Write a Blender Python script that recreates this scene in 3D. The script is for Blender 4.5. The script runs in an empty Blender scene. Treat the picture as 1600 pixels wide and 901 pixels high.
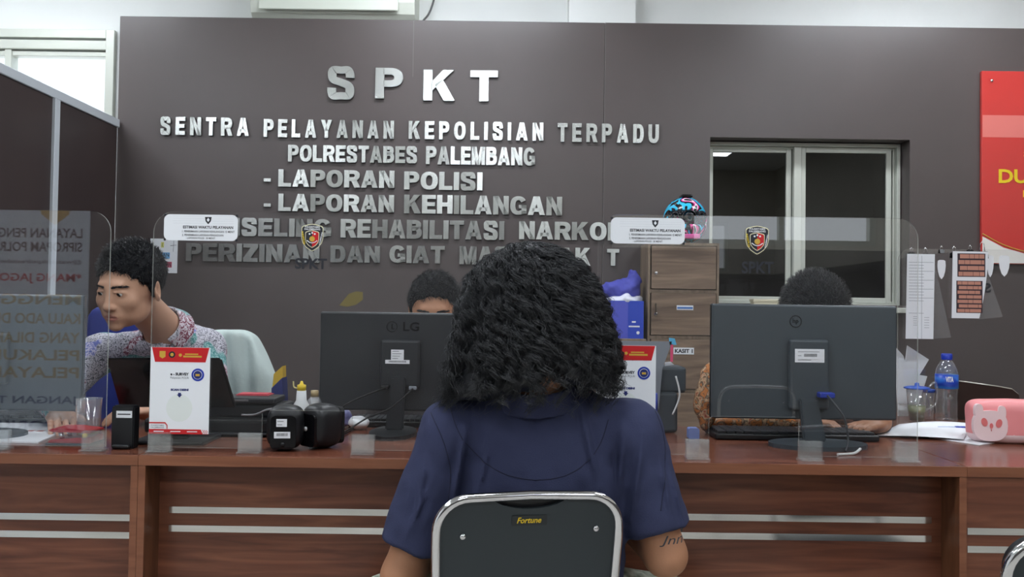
import bpy, bmesh, math, random
import numpy as np
from mathutils import Vector, Matrix, Euler
random.seed(7); RNG = np.random.default_rng(7)
PI = math.pi
SC = bpy.context.scene; COL = SC.collection

# ------------------------------------------------------------------ camera, world, exposure, lamps
F = 1300.0; EYE = 1.2
PITCH = math.atan(30/F); ROLL = math.radians(0.8)
CAMROT = Matrix.Rotation(PI/2+PITCH, 3, 'X') @ Matrix.Rotation(ROLL, 3, 'Z')
cam = bpy.data.cameras.new('camera'); co = bpy.data.objects.new('camera', cam); COL.objects.link(co)
cam.sensor_width = 36; cam.lens = 36*F/1600; cam.clip_start = 0.05
co.matrix_world = Matrix.Translation((0, 0, EYE)) @ CAMROT.to_4x4()
SC.camera = co
world = bpy.data.worlds.new('world'); SC.world = world; world.use_nodes = True
bg = world.node_tree.nodes['Background']; bg.inputs[0].default_value = (0.86, 0.93, 1, 1); bg.inputs[1].default_value = 2.0
SC.view_settings.view_transform = 'Standard'; SC.view_settings.look = 'None'
SC.view_settings.exposure = 0.2; SC.view_settings.gamma = 1; SC.view_settings.use_curve_mapping = False
SC.cycles.use_denoising = True; SC.cycles.max_bounces = 8; SC.cycles.transparent_max_bounces = 24
SC.cycles.caustics_reflective = False; SC.cycles.caustics_refractive = False; SC.cycles.sample_clamp_indirect = 4
LAMP = 34.0; LAMPS = [(x, y) for y in (3.75, 1.2, -1.6) for x in (-2.9, -0.3, 2.3)]
DAY = 40.0

def W(px, py, Y):
    d = CAMROT @ Vector(((px-800)/F, -(py-450.5)/F, -1)); d *= Y/d.y
    return Vector((d.x, Y, d.z+EYE))
def X(px, Y, py=480): return W(px, py, Y).x
def Z(px, py, Y): return W(px, py, Y).z

# ------------------------------------------------------------------ materials
def lin(c):
    return tuple(((v/255)/12.92 if v/255 <= .04045 else ((v/255+.055)/1.055)**2.4) for v in c)+(1,)
MATS = {}
def mat(name, rgb, rough=.5, metal=0, spec=.5, bump=0, bscale=60, emit=0, alpha=1, trans=0, coat=0):
    if name in MATS: return MATS[name]
    m = bpy.data.materials.new(name); m.use_nodes = True; MATS[name] = m
    b = m.node_tree.nodes['Principled BSDF']; c = lin(rgb)
    b.inputs['Base Color'].default_value = c; b.inputs['Roughness'].default_value = rough
    b.inputs['Metallic'].default_value = metal; b.inputs['Specular IOR Level'].default_value = spec
    b.inputs['Alpha'].default_value = alpha; b.inputs['Transmission Weight'].default_value = trans
    b.inputs['Coat Weight'].default_value = coat
    if emit: b.inputs['Emission Color'].default_value = c; b.inputs['Emission Strength'].default_value = emit
    if bump:
        N = m.node_tree.nodes; L = m.node_tree.links
        tc = N.new('ShaderNodeTexCoord'); n = N.new('ShaderNodeTexNoise'); n.inputs['Scale'].default_value = bscale
        n.inputs['Detail'].default_value = 5
        bp = N.new('ShaderNodeBump'); bp.inputs['Strength'].default_value = bump; bp.inputs['Distance'].default_value = .01
        L.new(tc.outputs['Object'], n.inputs['Vector']); L.new(n.outputs[0], bp.inputs['Height']); L.new(bp.outputs[0], b.inputs['Normal'])
    return m
def ramped(name, stops, scale=(1, 1, 1), nscale=5, detail=5, rough=.5, metal=0, kind='noise', dist=0, bump=0, const=False, spec=.5, rvar=0):
    m = bpy.data.materials.new(name); m.use_nodes = True; MATS[name] = m
    N = m.node_tree.nodes; L = m.node_tree.links; b = N['Principled BSDF']
    tc = N.new('ShaderNodeTexCoord'); mp = N.new('ShaderNodeMapping'); mp.inputs['Scale'].default_value = scale
    L.new(tc.outputs['Object'], mp.inputs['Vector'])
    if kind == 'voronoi':
        t = N.new('ShaderNodeTexVoronoi'); out = t.outputs['Distance']; t.inputs['Scale'].default_value = nscale
    elif kind == 'wave':
        t = N.new('ShaderNodeTexWave'); out = t.outputs['Fac']; t.inputs['Scale'].default_value = nscale; t.inputs['Distortion'].default_value = dist; t.inputs['Detail'].default_value = detail
    else:
        t = N.new('ShaderNodeTexNoise'); out = t.outputs['Fac']; t.inputs['Scale'].default_value = nscale; t.inputs['Detail'].default_value = detail; t.inputs['Distortion'].default_value = dist
    L.new(mp.outputs[0], t.inputs['Vector'])
    r = N.new('ShaderNodeValToRGB'); e = r.color_ramp.elements
    if const: r.color_ramp.interpolation = 'CONSTANT'
    e[0].position, e[0].color = stops[0][0], lin(stops[0][1]); e[1].position, e[1].color = stops[-1][0], lin(stops[-1][1])
    for p, c in stops[1:-1]:
        q = e.new(p); q.color = lin(c)
    L.new(out, r.inputs[0]); L.new(r.outputs[0], b.inputs['Base Color'])
    b.inputs['Roughness'].default_value = rough; b.inputs['Metallic'].default_value = metal; b.inputs['Specular IOR Level'].default_value = spec
    if rvar:
        mr = N.new('ShaderNodeMapRange'); mr.inputs['To Min'].default_value = max(.02, rough-rvar); mr.inputs['To Max'].default_value = rough+rvar
        L.new(out, mr.inputs['Value']); L.new(mr.outputs[0], b.inputs['Roughness'])
    if bump:
        bp = N.new('ShaderNodeBump'); bp.inputs['Strength'].default_value = bump; bp.inputs['Distance'].default_value = .01
        L.new(out, bp.inputs['Height']); L.new(bp.outputs[0], b.inputs['Normal'])
    return m
def clear(name, tint=(255, 255, 255), haze=.04, hazec=(225, 230, 232), f0=.055, rough=.0, streak=0):
    """clear sheet: see-through, Fresnel reflection, a little dust haze"""
    m = bpy.data.materials.new(name); m.use_nodes = True; MATS[name] = m
    N = m.node_tree.nodes; L = m.node_tree.links; N.remove(N['Principled BSDF']); out = N['Material Output']
    tr = N.new('ShaderNodeBsdfTransparent'); tr.inputs[0].default_value = lin(tint)
    gl = N.new('ShaderNodeBsdfGlossy'); gl.inputs['Roughness'].default_value = rough; gl.inputs['Color'].default_value = (1, 1, 1, 1)
    df = N.new('ShaderNodeBsdfDiffuse'); df.inputs[0].default_value = lin(hazec)
    lw = N.new('ShaderNodeLayerWeight'); lw.inputs['Blend'].default_value = .5
    pw = N.new('ShaderNodeMath'); pw.operation = 'POWER'; pw.inputs[1].default_value = 5
    ma = N.new('ShaderNodeMath'); ma.operation = 'MULTIPLY_ADD'; ma.inputs[1].default_value = 1-f0; ma.inputs[2].default_value = f0
    L.new(lw.outputs['Facing'], pw.inputs[0]); L.new(pw.outputs[0], ma.inputs[0])
    m1 = N.new('ShaderNodeMixShader'); m2 = N.new('ShaderNodeMixShader')
    m1.inputs[0].default_value = haze; L.new(tr.outputs[0], m1.inputs[1]); L.new(df.outputs[0], m1.inputs[2])
    if streak:
        tc = N.new('ShaderNodeTexCoord'); n = N.new('ShaderNodeTexNoise'); n.inputs['Scale'].default_value = 9; n.inputs['Detail'].default_value = 8
        mr = N.new('ShaderNodeMapRange'); mr.inputs['From Min'].default_value = .35; mr.inputs['From Max'].default_value = .8
        mr.inputs['To Min'].default_value = haze; mr.inputs['To Max'].default_value = haze+streak
        L.new(tc.outputs['Object'], n.inputs['Vector']); L.new(n.outputs[0], mr.inputs[0]); L.new(mr.outputs[0], m1.inputs[0])
    L.new(ma.outputs[0], m2.inputs[0]); L.new(m1.outputs[0], m2.inputs[1]); L.new(gl.outputs[0], m2.inputs[2])
    L.new(m2.outputs[0], out.inputs['Surface'])
    return m
def grain(name, c1, c2, c3, rough=.35, vert=False, s=1.0, coat=0):
    sc = (.7*s, 8*s, 9*s) if not vert else (9*s, 8*s, .7*s)
    m = ramped(name, [(.3, c1), (.5, c2), (.72, c3)], sc, 4, 6, rough, dist=1.0)
    m.node_tree.nodes['Principled BSDF'].inputs['Coat Weight'].default_value = coat
    return m

BROWN = ramped('brown_laminate', [(.35, (82, 74, 73)), (.65, (89, 80, 79))], (1, 1, 1), 1.2, 4, .36, spec=.5, rvar=.05)
BROWN2 = ramped('dark_brown_panel', [(.35, (58, 47, 47)), (.65, (66, 54, 53))], (1, 1, 1), 2, 4, .45)
WHITEW = ramped('white_paint', [(.35, (236, 238, 236)), (.65, (243, 245, 243))], (1, 1, 1), 1.5, 4, .7)
DARKW = ramped('unseen_dark_panel', [(.35, (66, 62, 60)), (.65, (78, 72, 68))], (1, 1, 1), 1.5, 4, .6)
CREAM = ramped('cream_paint', [(.35, (206, 202, 190)), (.65, (216, 212, 200))], (1, 1, 1), 1.5, 4, .7)
TILE = ramped('floor_tile', [(.3, (176, 172, 164)), (.7, (196, 192, 184))], (1, 1, 1), 3, 4, .3)
ALU = mat('aluminium_cream', (205, 208, 198), .4, .15, bump=.03)
ALUW = mat('aluminium_white', (214, 220, 226), .35, .1, bump=.03)
WOOD = grain('counter_wood', (90, 50, 37), (113, 67, 49), (134, 84, 61), .34)
WOODD = grain('counter_wood_side', (84, 50, 34), (102, 64, 42), (118, 76, 52), .4, vert=True)
WOODT = grain('counter_top_wood', (92, 52, 40), (114, 68, 52), (132, 84, 66), .2)
EDGE = grain('edge_band', (122, 74, 52), (134, 84, 60), (144, 92, 66), .35)
LOCKW = grain('locker_wood', (100, 82, 68), (124, 103, 86), (146, 124, 104), .5, s=.8)
LOCKF = grain('locker_frame_wood', (108, 92, 78), (128, 110, 92), (146, 128, 110), .5, vert=True)
MIRROR = ramped('mirror_strip', [(.3, (214, 214, 212)), (.7, (236, 236, 234))], (1, 1, 14), 3, 4, .1, 1)
STEEL = ramped('brushed_steel', [(.35, (200, 204, 202)), (.65, (232, 234, 230))], (1, 1, 1), 5, 4, .26, 1, rvar=.06)
STEELS = mat('steel_side_shaded', (120, 124, 124), .4, .9)  # shade on the letter sides, put into a darker steel colour
CHROME = mat('chrome', (225, 225, 228), .08, 1)
ACR = clear('acrylic', haze=.004, streak=.008)
ACRE = clear('acrylic_edge', haze=.42, hazec=(215, 220, 212), f0=.1, rough=.15)
ACRF = clear('acrylic_foot', haze=.05, hazec=(225, 230, 228), f0=.09, rough=.05, streak=.22)
PANE = clear('dark_glass', tint=(70, 74, 78), haze=.0, f0=.05)
SKYP = clear('window_glass', haze=.01, f0=.04)
BLACKP = mat('black_plastic', (24, 25, 28), .42, bump=.05, bscale=300)
MONB = mat('monitor_black', (34, 37, 41), .42, bump=.04, bscale=200)
MONG = mat('monitor_grey', (62, 70, 76), .4, bump=.03, bscale=200)
GLOSSB = mat('gloss_black', (16, 16, 19), .16)
RUB = mat('cable_black', (16, 16, 18), .5)
PAPER = mat('white_paper', (236, 238, 242), .7, bump=.02)
WPLAS = mat('white_plastic', (226, 228, 228), .4)
GREYP = mat('grey_plastic', (128, 134, 142), .45)
INK = mat('black_ink', (32, 34, 42), .6)
INKG = mat('grey_ink', (120, 124, 132), .6)
INKB = mat('navy_ink', (30, 42, 110), .6)
RED = mat('red_print', (200, 30, 36), .4)
REDB = mat('red_board', (200, 62, 58), .25)
REDL = mat('light_red_board', (220, 120, 112), .25)
YEL = mat('yellow_print', (232, 200, 40), .35)
GOLD = mat('gold_print', (206, 166, 66), .35)
CRM = mat('cream_print', (232, 226, 190), .5)
BLUE = mat('blue_plastic', (36, 60, 168), .35)
BLUED = mat('dark_blue_board', (40, 50, 110), .5)
PINK = mat('pink_silicone', (240, 150, 152), .45, spec=.4)
PINKL = mat('pale_pink_silicone', (244, 216, 218), .5)
SKIN = mat('skin_tan', (178, 128, 98), .5, bump=.06, bscale=220, spec=.35)
SKIN2 = mat('skin_light_tan', (196, 152, 126), .48, bump=.05, bscale=260, spec=.4)
LIP = mat('lips', (176, 118, 104), .45)
EYEW = mat('eye_white', (215, 210, 205), .25)
EYED = mat('eye_dark', (30, 20, 16), .15)
HAIRM = mat('black_hair', (15, 17, 22), .40, spec=.65)
HAIRB = mat('black_hair_base', (14, 15, 19), .7, spec=.2)
NAVY = mat('navy_cotton', (55, 59, 86), .85, spec=.2, bump=.18, bscale=420)
SEAM = mat('navy_seam', (30, 33, 56), .9)
CLOTH = mat('pale_green_cloth', (196, 210, 206), .9, bump=.2, bscale=90)
TRO = mat('dark_trousers', (38, 38, 46), .9)

# ------------------------------------------------------------------ object helpers
def meta(o, label=None, cat=None, group=None, kind=None):
    if label: o['label'] = label
    if cat: o['category'] = cat
    if group: o['group'] = group
    if kind: o['kind'] = kind
    return o
def thing(name, label, cat, loc=(0, 0, 0), rz=0, group=None):
    o = bpy.data.objects.new(name, None); o.empty_display_size = .05; COL.objects.link(o)
    o.location = loc; o.rotation_euler = (0, 0, rz)
    return meta(o, label, cat, group)
def obj(name, bm, m, parent=None, smooth=False, loc=None, rot=None, label=None):
    if isinstance(bm, bmesh.types.BMesh):
        me = bpy.data.meshes.new(name)
        bmesh.ops.recalc_face_normals(bm, faces=bm.faces[:]); bm.to_mesh(me); bm.free()
    else: me = bm
    if m:
        for q in (m if isinstance(m, (list, tuple)) else [m]): me.materials.append(q)
    if smooth: me.polygons.foreach_set('use_smooth', [True]*len(me.polygons))
    o = bpy.data.objects.new(name, me); COL.objects.link(o)
    if parent: o.parent = parent
    if loc is not None: o.location = loc
    if rot is not None: o.rotation_euler = rot
    if label: o['label'] = label
    return o
def dup(root, loc, rz, label, group=None):
    r = root.copy(); COL.objects.link(r); r.location = loc; r.rotation_euler = (0, 0, rz); r['label'] = label
    if group: r['group'] = group
    for ch in list(root.children):
        c = ch.copy(); COL.objects.link(c); c.parent = r
        for g in ch.children:
            d = g.copy(); COL.objects.link(d); d.parent = c
    return r
NB = bmesh.new
def box(bm, x0, x1, y0, y1, z0, z1, bev=0, seg=2, mi=0, M=None):
    t = bmesh.new(); bmesh.ops.create_cube(t, size=1)
    for v in t.verts: v.co = Vector((x0+(v.co.x+.5)*(x1-x0), y0+(v.co.y+.5)*(y1-y0), z0+(v.co.z+.5)*(z1-z0)))
    if bev: bmesh.ops.bevel(t, geom=t.edges[:], offset=bev, segments=seg, profile=.5, affect='EDGES')
    return merge(bm, t, M, mi)
def merge(bm, t, M=None, mi=0):
    if M is not None: bmesh.ops.transform(t, matrix=M, verts=t.verts[:])
    mp = {v: bm.verts.new(v.co) for v in t.verts}
    for f in t.faces:
        try: g = bm.faces.new([mp[v] for v in f.verts]); g.material_index = mi if mi else f.material_index; g.smooth = f.smooth
        except ValueError: pass
    t.free(); return bm
def frame(d):
    d = d.normalized(); u = Vector((0, 0, 1)) if abs(d.z) < .9 else Vector((1, 0, 0))
    a = d.cross(u).normalized(); return a, d.cross(a).normalized()
def tube(bm, pts, r, n=8, closed=False, mi=0):
    pts = [Vector(p) for p in pts]; K = len(pts); rings = []
    rr = r if isinstance(r, (list, tuple)) else [r]*K
    a, b = frame(pts[1]-pts[0])
    for i, p in enumerate(pts):
        if closed: d = pts[(i+1) % K]-pts[i-1]
        else: d = pts[min(i+1, K-1)]-pts[max(i-1, 0)]
        d.normalize(); a = (a-d*a.dot(d)).normalized(); b = d.cross(a)
        rings.append([bm.verts.new(p+(a*math.cos(2*PI*k/n)+b*math.sin(2*PI*k/n))*rr[i]) for k in range(n)])
    for i in range(K if closed else K-1):
        A, B = rings[i], rings[(i+1) % K]
        for k in range(n):
            f = bm.faces.new((A[k], A[(k+1) % n], B[(k+1) % n], B[k])); f.smooth = True; f.material_index = mi
    if not closed:
        for R in (rings[0][::-1], rings[-1]):
            f = bm.faces.new(R); f.material_index = mi
    return bm
def lathe(bm, prof, n=24, c=(0, 0, 0), mi=0):
    rings = [[bm.verts.new((c[0]+r*math.cos(2*PI*k/n), c[1]+r*math.sin(2*PI*k/n), c[2]+z)) for k in range(n)] for r, z in prof]
    for A, B in zip(rings, rings[1:]):
        for k in range(n):
            f = bm.faces.new((A[k], A[(k+1) % n], B[(k+1) % n], B[k])); f.smooth = True; f.material_index = mi
    for R in (rings[0][::-1], rings[-1]):
        f = bm.faces.new(R); f.material_index = mi
    return bm
def prism(bm, pts, y0, y1, mi=0, mside=None):
    """outline in x,z extruded along y"""
    A = [bm.verts.new((x, y0, z)) for x, z in pts]; B = [bm.verts.new((x, y1, z)) for x, z in pts]; n = len(pts)
    f = bm.faces.new(A); f.material_index = mi; f = bm.faces.new(B[::-1]); f.material_index = mi
    for k in range(n):
        f = bm.faces.new((A[k], B[k], B[(k+1) % n], A[(k+1) % n])); f.material_index = mi if mside is None else mside
    return bm
def rrect(x0, x1, z0, z1, r, n=6, corners=(1, 1, 1, 1)):
    out = []
    for (cx, cz, a0, q) in ((x1-r, z1-r, 0, corners[0]), (x0+r, z1-r, 90, corners[1]), (x0+r, z0+r, 180, corners[2]), (x1-r, z0+r, 270, corners[3])):
        if not q: out.append((x1 if a0 in (0, 270) else x0, z1 if a0 < 180 else z0)); continue
        for k in range(n+1):
            a = math.radians(a0+90*k/n); out.append((cx+r*math.cos(a), cz+r*math.sin(a)))
    return out
def smooth_curve(pts, n=6):
    pts = [Vector(p) for p in pts]; out = []
    for i in range(len(pts)-1):
        p0, p1, p2, p3 = pts[max(i-1, 0)], pts[i], pts[i+1], pts[min(i+2, len(pts)-1)]
        for k in range(n):
            t = k/n
            out.append(.5*((2*p1)+(p2-p0)*t+(2*p0-5*p1+4*p2-p3)*t*t+(3*p1-p0-3*p2+p3)*t**3))
    out.append(pts[-1]); return out
def subsurf(o, lv=1):
    m = o.modifiers.new('s', 'SUBSURF'); m.levels = lv; m.render_levels = lv; return o

# ---- lettering
_TC = {}
def glyph(s, bold=0.0, depth=0.0, space=1.0):
    key = (s, bold, depth, space)
    if key in _TC: return _TC[key]
    cu = bpy.data.curves.new('t', 'FONT'); cu.body = s; cu.offset = bold; cu.extrude = depth; cu.space_character = space; cu.resolution_u = 3
    o = bpy.data.objects.new('t', cu); me = bpy.data.meshes.new_from_object(o)
    V = [v.co.copy() for v in me.vertices]; P = [list(p.vertices) for p in me.polygons]
    bpy.data.objects.remove(o); bpy.data.curves.remove(cu); bpy.data.meshes.remove(me)
    x0 = min(v.x for v in V); x1 = max(v.x for v in V); z0 = min(v.y for v in V); z1 = max(v.y for v in V)
    _TC[key] = (V, P, x0, x1, z0, z1); return _TC[key]
def text(bm, s, x0, x1, z0, z1, y, bold=.0, mirror=False, mi=0, ref='H'):
    """flat text filling the rectangle, facing -Y"""
    V, P, a0, a1, b0, b1 = glyph(s, bold)
    vs = []
    for v in V:
        u = (v.x-a0)/(a1-a0); w = (v.y-b0)/(b1-b0)
        if mirror: u = 1-u
        vs.append(bm.verts.new((x0+u*(x1-x0), y, z0+w*(z1-z0))))
    for p in P:
        try: f = bm.faces.new([vs[i] for i in p]); f.material_index = mi
        except ValueError: pass
    return bm

def pieces(c, w, s, t):
    """heavy sans capitals, unit height: list of closed outlines"""
    R = []
    def bx(x0, x1, z0, z1): R.append([(x0, z0), (x1, z0), (x1, z1), (x0, z1)])
    def band(O, I, closed):
        n = len(O)
        for k in range(n if closed else n-1): R.append([O[k], O[(k+1) % n], I[(k+1) % n], I[k]])
    def arc(cx, cz, a, b, d0, d1, n=20, e=2.3):
        out = []
        for k in range(n+1):
            q = math.radians(d0+(d1-d0)*k/n); C_, S_ = math.cos(q), math.sin(q)
            out.append((cx+a*math.copysign(abs(C_)**(2/e), C_), cz+b*math.copysign(abs(S_)**(2/e), S_)))
        return out
    if c in 'EL': bx(0, s, 0, 1); bx(s, w, 0, t)
    if c == 'E': bx(s, w, 1-t, 1); bx(s, w*.93, .5-t/2, .5+t/2)
    if c == 'I': bx(0, s, 0, 1)
    if c == 'T': bx(0, w, 1-t, 1); bx(w/2-s/2, w/2+s/2, 0, 1-t)
    if c == 'H': bx(0, s, 0, 1); bx(w-s, w, 0, 1); bx(s, w-s, .5-t/2, .5+t/2)
    if c == 'A':
        for m in (1, -1):
            P = [(0, 0), (s*1.02, 0), (w/2+s*.42, 1), (w/2-s*.6, 1)]; R.append([(x if m > 0 else w-x, z) for x, z in P])
        bx(w*.25, w*.75, .17, .17+t*.95)
    if c == 'N': bx(0, s, 0, 1); bx(w-s, w, 0, 1); R.append([(0, 1), (s*1.05, 1), (w, 0), (w-s*1.05, 0)])
    if c == 'M':
        bx(0, s*.95, 0, 1); bx(w-s*.95, w, 0, 1)
        for m in (1, -1): P = [(0, 1), (s*1.25, 1), (w/2+s*.4, 0), (w/2-s*.4, 0)]; R.append([(x if m > 0 else w-x, z) for x, z in P])
    if c == 'K': bx(0, s, 0, 1); R.append([(s*.9, .30), (s*.9, .60), (w-s*1.3, 1), (w*.98, 1)]); R.append([(w*.36, .52), (w*.62, .70), (w*1.02, 0), (w*1.02-s*1.25, 0)])
    if c == 'Y':
        bx(w/2-s/2, w/2+s/2, 0, .42)
        for m in (1, -1): P = [(0, 1), (s*1.1, 1), (w/2+s*.5, .40), (w/2-s*.5, .38)]; R.append([(x if m > 0 else w-x, z) for x, z in P])
    if c == 'Z': bx(0, w, 0, t); bx(0, w, 1-t, 1); R.append([(0, t*.95), (s*1.35, t*.95), (w, 1-t*.95), (w-s*1.35, 1-t*.95)])
    if c == 'O': band(arc(w/2, .5, w/2, .5, 0, 360, 40)[:-1], arc(w/2, .5, w/2-s, .5-t*.95, 0, 360, 40)[:-1], True)
    def bowl(z0, z1, x0, w_): band([(x0, z1)]+arc(x0+(w_-x0)*.35, (z0+z1)/2, (w_-x0)*.65, (z1-z0)/2, 90, -90, 16)+[(x0, z0)], [(x0, z1-t)]+arc(x0+(w_-x0)*.35, (z0+z1)/2, max((w_-x0)*.65-s, .02), max((z1-z0)/2-t, .02), 90, -90, 16)+[(x0, z0+t)], False)
    if c == 'D': bx(0, s, 0, 1); bowl(0, 1, s*.9, w)
    if c in 'PR': bx(0, s, 0, 1); bowl(.38, 1, s*.9, w)
    if c == 'R': R.append([(w*.42, .45), (w*.42+s*1.15, .45), (w*1.04, 0), (w*1.04-s*1.15, 0)])
    if c == 'B': bx(0, s, 0, 1); bowl(.47, 1, s*.9, w*.95); bowl(0, .47+t*.8, s*.9, w)
    if c == 'U': band([(0, 1)]+arc(w/2, .38, w/2, .38, 180, 360, 18)+[(w, 1)], [(s, 1)]+arc(w/2, .38, w/2-s, .38-t, 180, 360, 18)+[(w-s, 1)], False)
    if c == 'G':
        band(arc(w/2, .5, w/2, .5, 32, 310, 30), arc(w/2, .5, w/2-s, .5-t*.95, 32, 310, 30), False)
        bx(w*.52, w, .54-t*.9, .54); bx(w-s, w, .07, .54); R.append([(w*.7, .03), (w, .1), (w, .2), (w*.7, .2)])
    if c == 'S':
        s = min(s, w*.36)
        C_ = smooth_curve([(w-s*.55, .655, 0), (w-s*.56, .76, 0), (w*.74, .9, 0), (w*.5, 1-t*.5, 0), (w*.22, .9, 0), (s*.56, .74, 0), (w*.24, .6, 0), (w*.5, .52, 0), (w*.77, .42, 0), (w-s*.54, .27, 0), (w*.78, .11, 0), (w*.5, t*.5, 0), (w*.24, .1, 0), (s*.55, .24, 0), (s*.54, .35, 0)], 4)
        O, I = [], []
        for k, p in enumerate(C_):
            d = (C_[min(k+1, len(C_)-1)]-C_[max(k-1, 0)]).normalized(); hw_ = .5*(s*abs(d.y)**1.5+t*1.02*abs(d.x)**1.5)/(abs(d.y)**1.5+abs(d.x)**1.5)
            O.append((p.x-d.y*hw_, p.y+d.x*hw_)); I.append((p.x+d.y*hw_, p.y-d.x*hw_))
        band(O, I, False)
    return R
GW = dict(A=1.12, B=1.0, D=1.02, E=.9, G=1.08, H=1.02, I=.0, K=1.08, L=.85, M=1.22, N=1.03, O=1.1, P=.97, R=1.04, S=.98, T=.95, U=1.0, Y=1.08, Z=.92)

# ---- implicit surfaces (for bodies and soft things)
def smin(a, b, k): 
    h = np.clip(.5+.5*(b-a)/k, 0, 1); return b*(1-h)+a*h-k*h*(1-h)
def smax(a, b, k): return -smin(-a, -b, k)
def sell(P, c, r, R=None):
    q = P-np.array(c)
    if R is not None: q = q@np.array(R)
    r = np.array(r); k0 = np.linalg.norm(q/r, axis=1); k1 = np.linalg.norm(q/(r*r), axis=1)+1e-9
    return k0*(k0-1)/k1
def scap(P, a, b, ra, rb):
    a = np.array(a, float); b = np.array(b, float); ab = b-a
    t = np.clip(((P-a)@ab)/(ab@ab), 0, 1)
    return np.linalg.norm(P-a-t[:, None]*ab, axis=1)-(ra+(rb-ra)*t)
def splane(P, o, n):
    n = np.array(n, float); n /= np.linalg.norm(n); return (P-np.array(o))@n
def wob(P, f, s=0):
    x, y, z = P[:, 0]*f+s, P[:, 1]*f+1.7*s, P[:, 2]*f-.6*s
    return (np.sin(x+1.3*np.sin(y*1.1+.5)+.7*np.sin(z*2.1))+np.sin(y*1.3+1.1*np.sin(z*.9+2)+.8*np.sin(x*1.9))+np.sin(z*1.2+1.4*np.sin(x*1.2+1)))/3
def axis_lines(lo, hi, h, fine=None, hf=None):
    if fine is None: return np.arange(lo, hi+h, h)
    a = np.arange(fine[0], fine[1], hf); left = np.arange(fine[0]-h, lo-h, -h)[::-1]; right = np.arange(fine[1], hi+h, h)
    return np.concatenate([left, a, right])
def nets(f, xs, ys, zs, name='m'):
    nx, ny, nz = len(xs), len(ys), len(zs); D = np.empty((nx, ny, nz), np.float32)
    B = 10; hx = max(xs[1]-xs[0], ys[1]-ys[0], zs[1]-zs[0]); rad = B*hx*.87
    cen = [np.array([a_[min(i+B//2, len(a_)-1)] for i in range(0, len(a_), B)]) for a_ in (xs, ys, zs)]
    G = np.stack(np.meshgrid(*cen, indexing='ij'), -1); dc = f(G.reshape(-1, 3)).reshape(G.shape[:3])
    for i in range(G.shape[0]):
        for j in range(G.shape[1]):
            for k in range(G.shape[2]):
                sl_ = (slice(i*B, min(i*B+B, nx)), slice(j*B, min(j*B+B, ny)), slice(k*B, min(k*B+B, nz)))
                if abs(dc[i, j, k]) > rad*1.6+.02: D[sl_] = dc[i, j, k]; continue
                Pn = np.stack(np.meshgrid(xs[sl_[0]], ys[sl_[1]], zs[sl_[2]], indexing='ij'), -1)
                D[sl_] = f(Pn.reshape(-1, 3)).reshape(Pn.shape[:3])
    S = D < 0
    acc = np.zeros((nx-1, ny-1, nz-1, 3)); cnt = np.zeros((nx-1, ny-1, nz-1))
    AX = (xs, ys, zs)
    def sl(o): return tuple(slice(o[k], D.shape[k]-1+o[k]) for k in range(3))
    for ax in range(3):
        oth = [k for k in range(3) if k != ax]
        for u in (0, 1):
            for v in (0, 1):
                o0 = [0, 0, 0]; o0[oth[0]] = u; o0[oth[1]] = v; o1 = list(o0); o1[ax] = 1
                d0, d1 = D[sl(o0)], D[sl(o1)]; m = (d0 < 0) != (d1 < 0)
                I = np.nonzero(m); t = d0[I]/(d0[I]-d1[I])
                for k in range(3):
                    base = AX[k][I[k]+o0[k]]
                    if k == ax: base = base+t*(AX[k][I[k]+1]-AX[k][I[k]])
                    acc[I+(k,)] += base
                cnt[I] += 1
    idx = -np.ones(cnt.shape, int); I = np.nonzero(cnt); n = len(I[0]); idx[I] = np.arange(n)
    V = acc[I]/cnt[I][:, None]; Q = []
    for ax in range(3):
        a, b = [(1, 2), (2, 0), (0, 1)][ax]
        o1 = [0, 0, 0]; o1[ax] = 1
        s0 = [slice(1, -1)]*3; s0[ax] = slice(0, -1); s1 = [slice(1, -1)]*3; s1[ax] = slice(1, None)
        m = S[tuple(s0)] != S[tuple(s1)]; J = np.nonzero(m)
        base = [j+1 for j in J]; base[ax] = J[ax]
        flip = S[tuple(s0)][J]
        def g(da, db):
            q = [base[0], base[1], base[2]]; q[a] = q[a]+da; q[b] = q[b]+db; return idx[q[0], q[1], q[2]]
        q = np.stack([g(-1, -1), g(0, -1), g(0, 0), g(-1, 0)], 1)
        q[~flip] = q[~flip][:, ::-1]; Q.append(q)
    Q = np.concatenate(Q); Q = Q[(Q >= 0).all(1)]
    me = bpy.data.meshes.new(name); me.vertices.add(n); me.vertices.foreach_set('co', V.astype(np.float32).ravel())
    me.loops.add(len(Q)*4); me.polygons.add(len(Q))
    me.loops.foreach_set('vertex_index', Q.ravel().astype(np.int32))
    me.polygons.foreach_set('loop_start', np.arange(0, len(Q)*4, 4, dtype=np.int32))
    me.polygons.foreach_set('loop_total', np.full(len(Q), 4, np.int32))
    me.update(calc_edges=True); me.validate()
    me.polygons.foreach_set('use_smooth', [True]*len(me.polygons))
    return me
def soft(f, lo, hi, h, name='m'):
    return nets(f, np.arange(lo[0], hi[0]+h, h), np.arange(lo[1], hi[1]+h, h), np.arange(lo[2], hi[2]+h, h), name)
def recolour(me, mats, rule):
    for m in mats: me.materials.append(m)
    C = np.empty(len(me.polygons)*3, np.float32); me.polygons.foreach_get('center', C); C = C.reshape(-1, 3)
    me.polygons.foreach_set('material_index', rule(C).astype(np.int32)); return me

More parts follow.
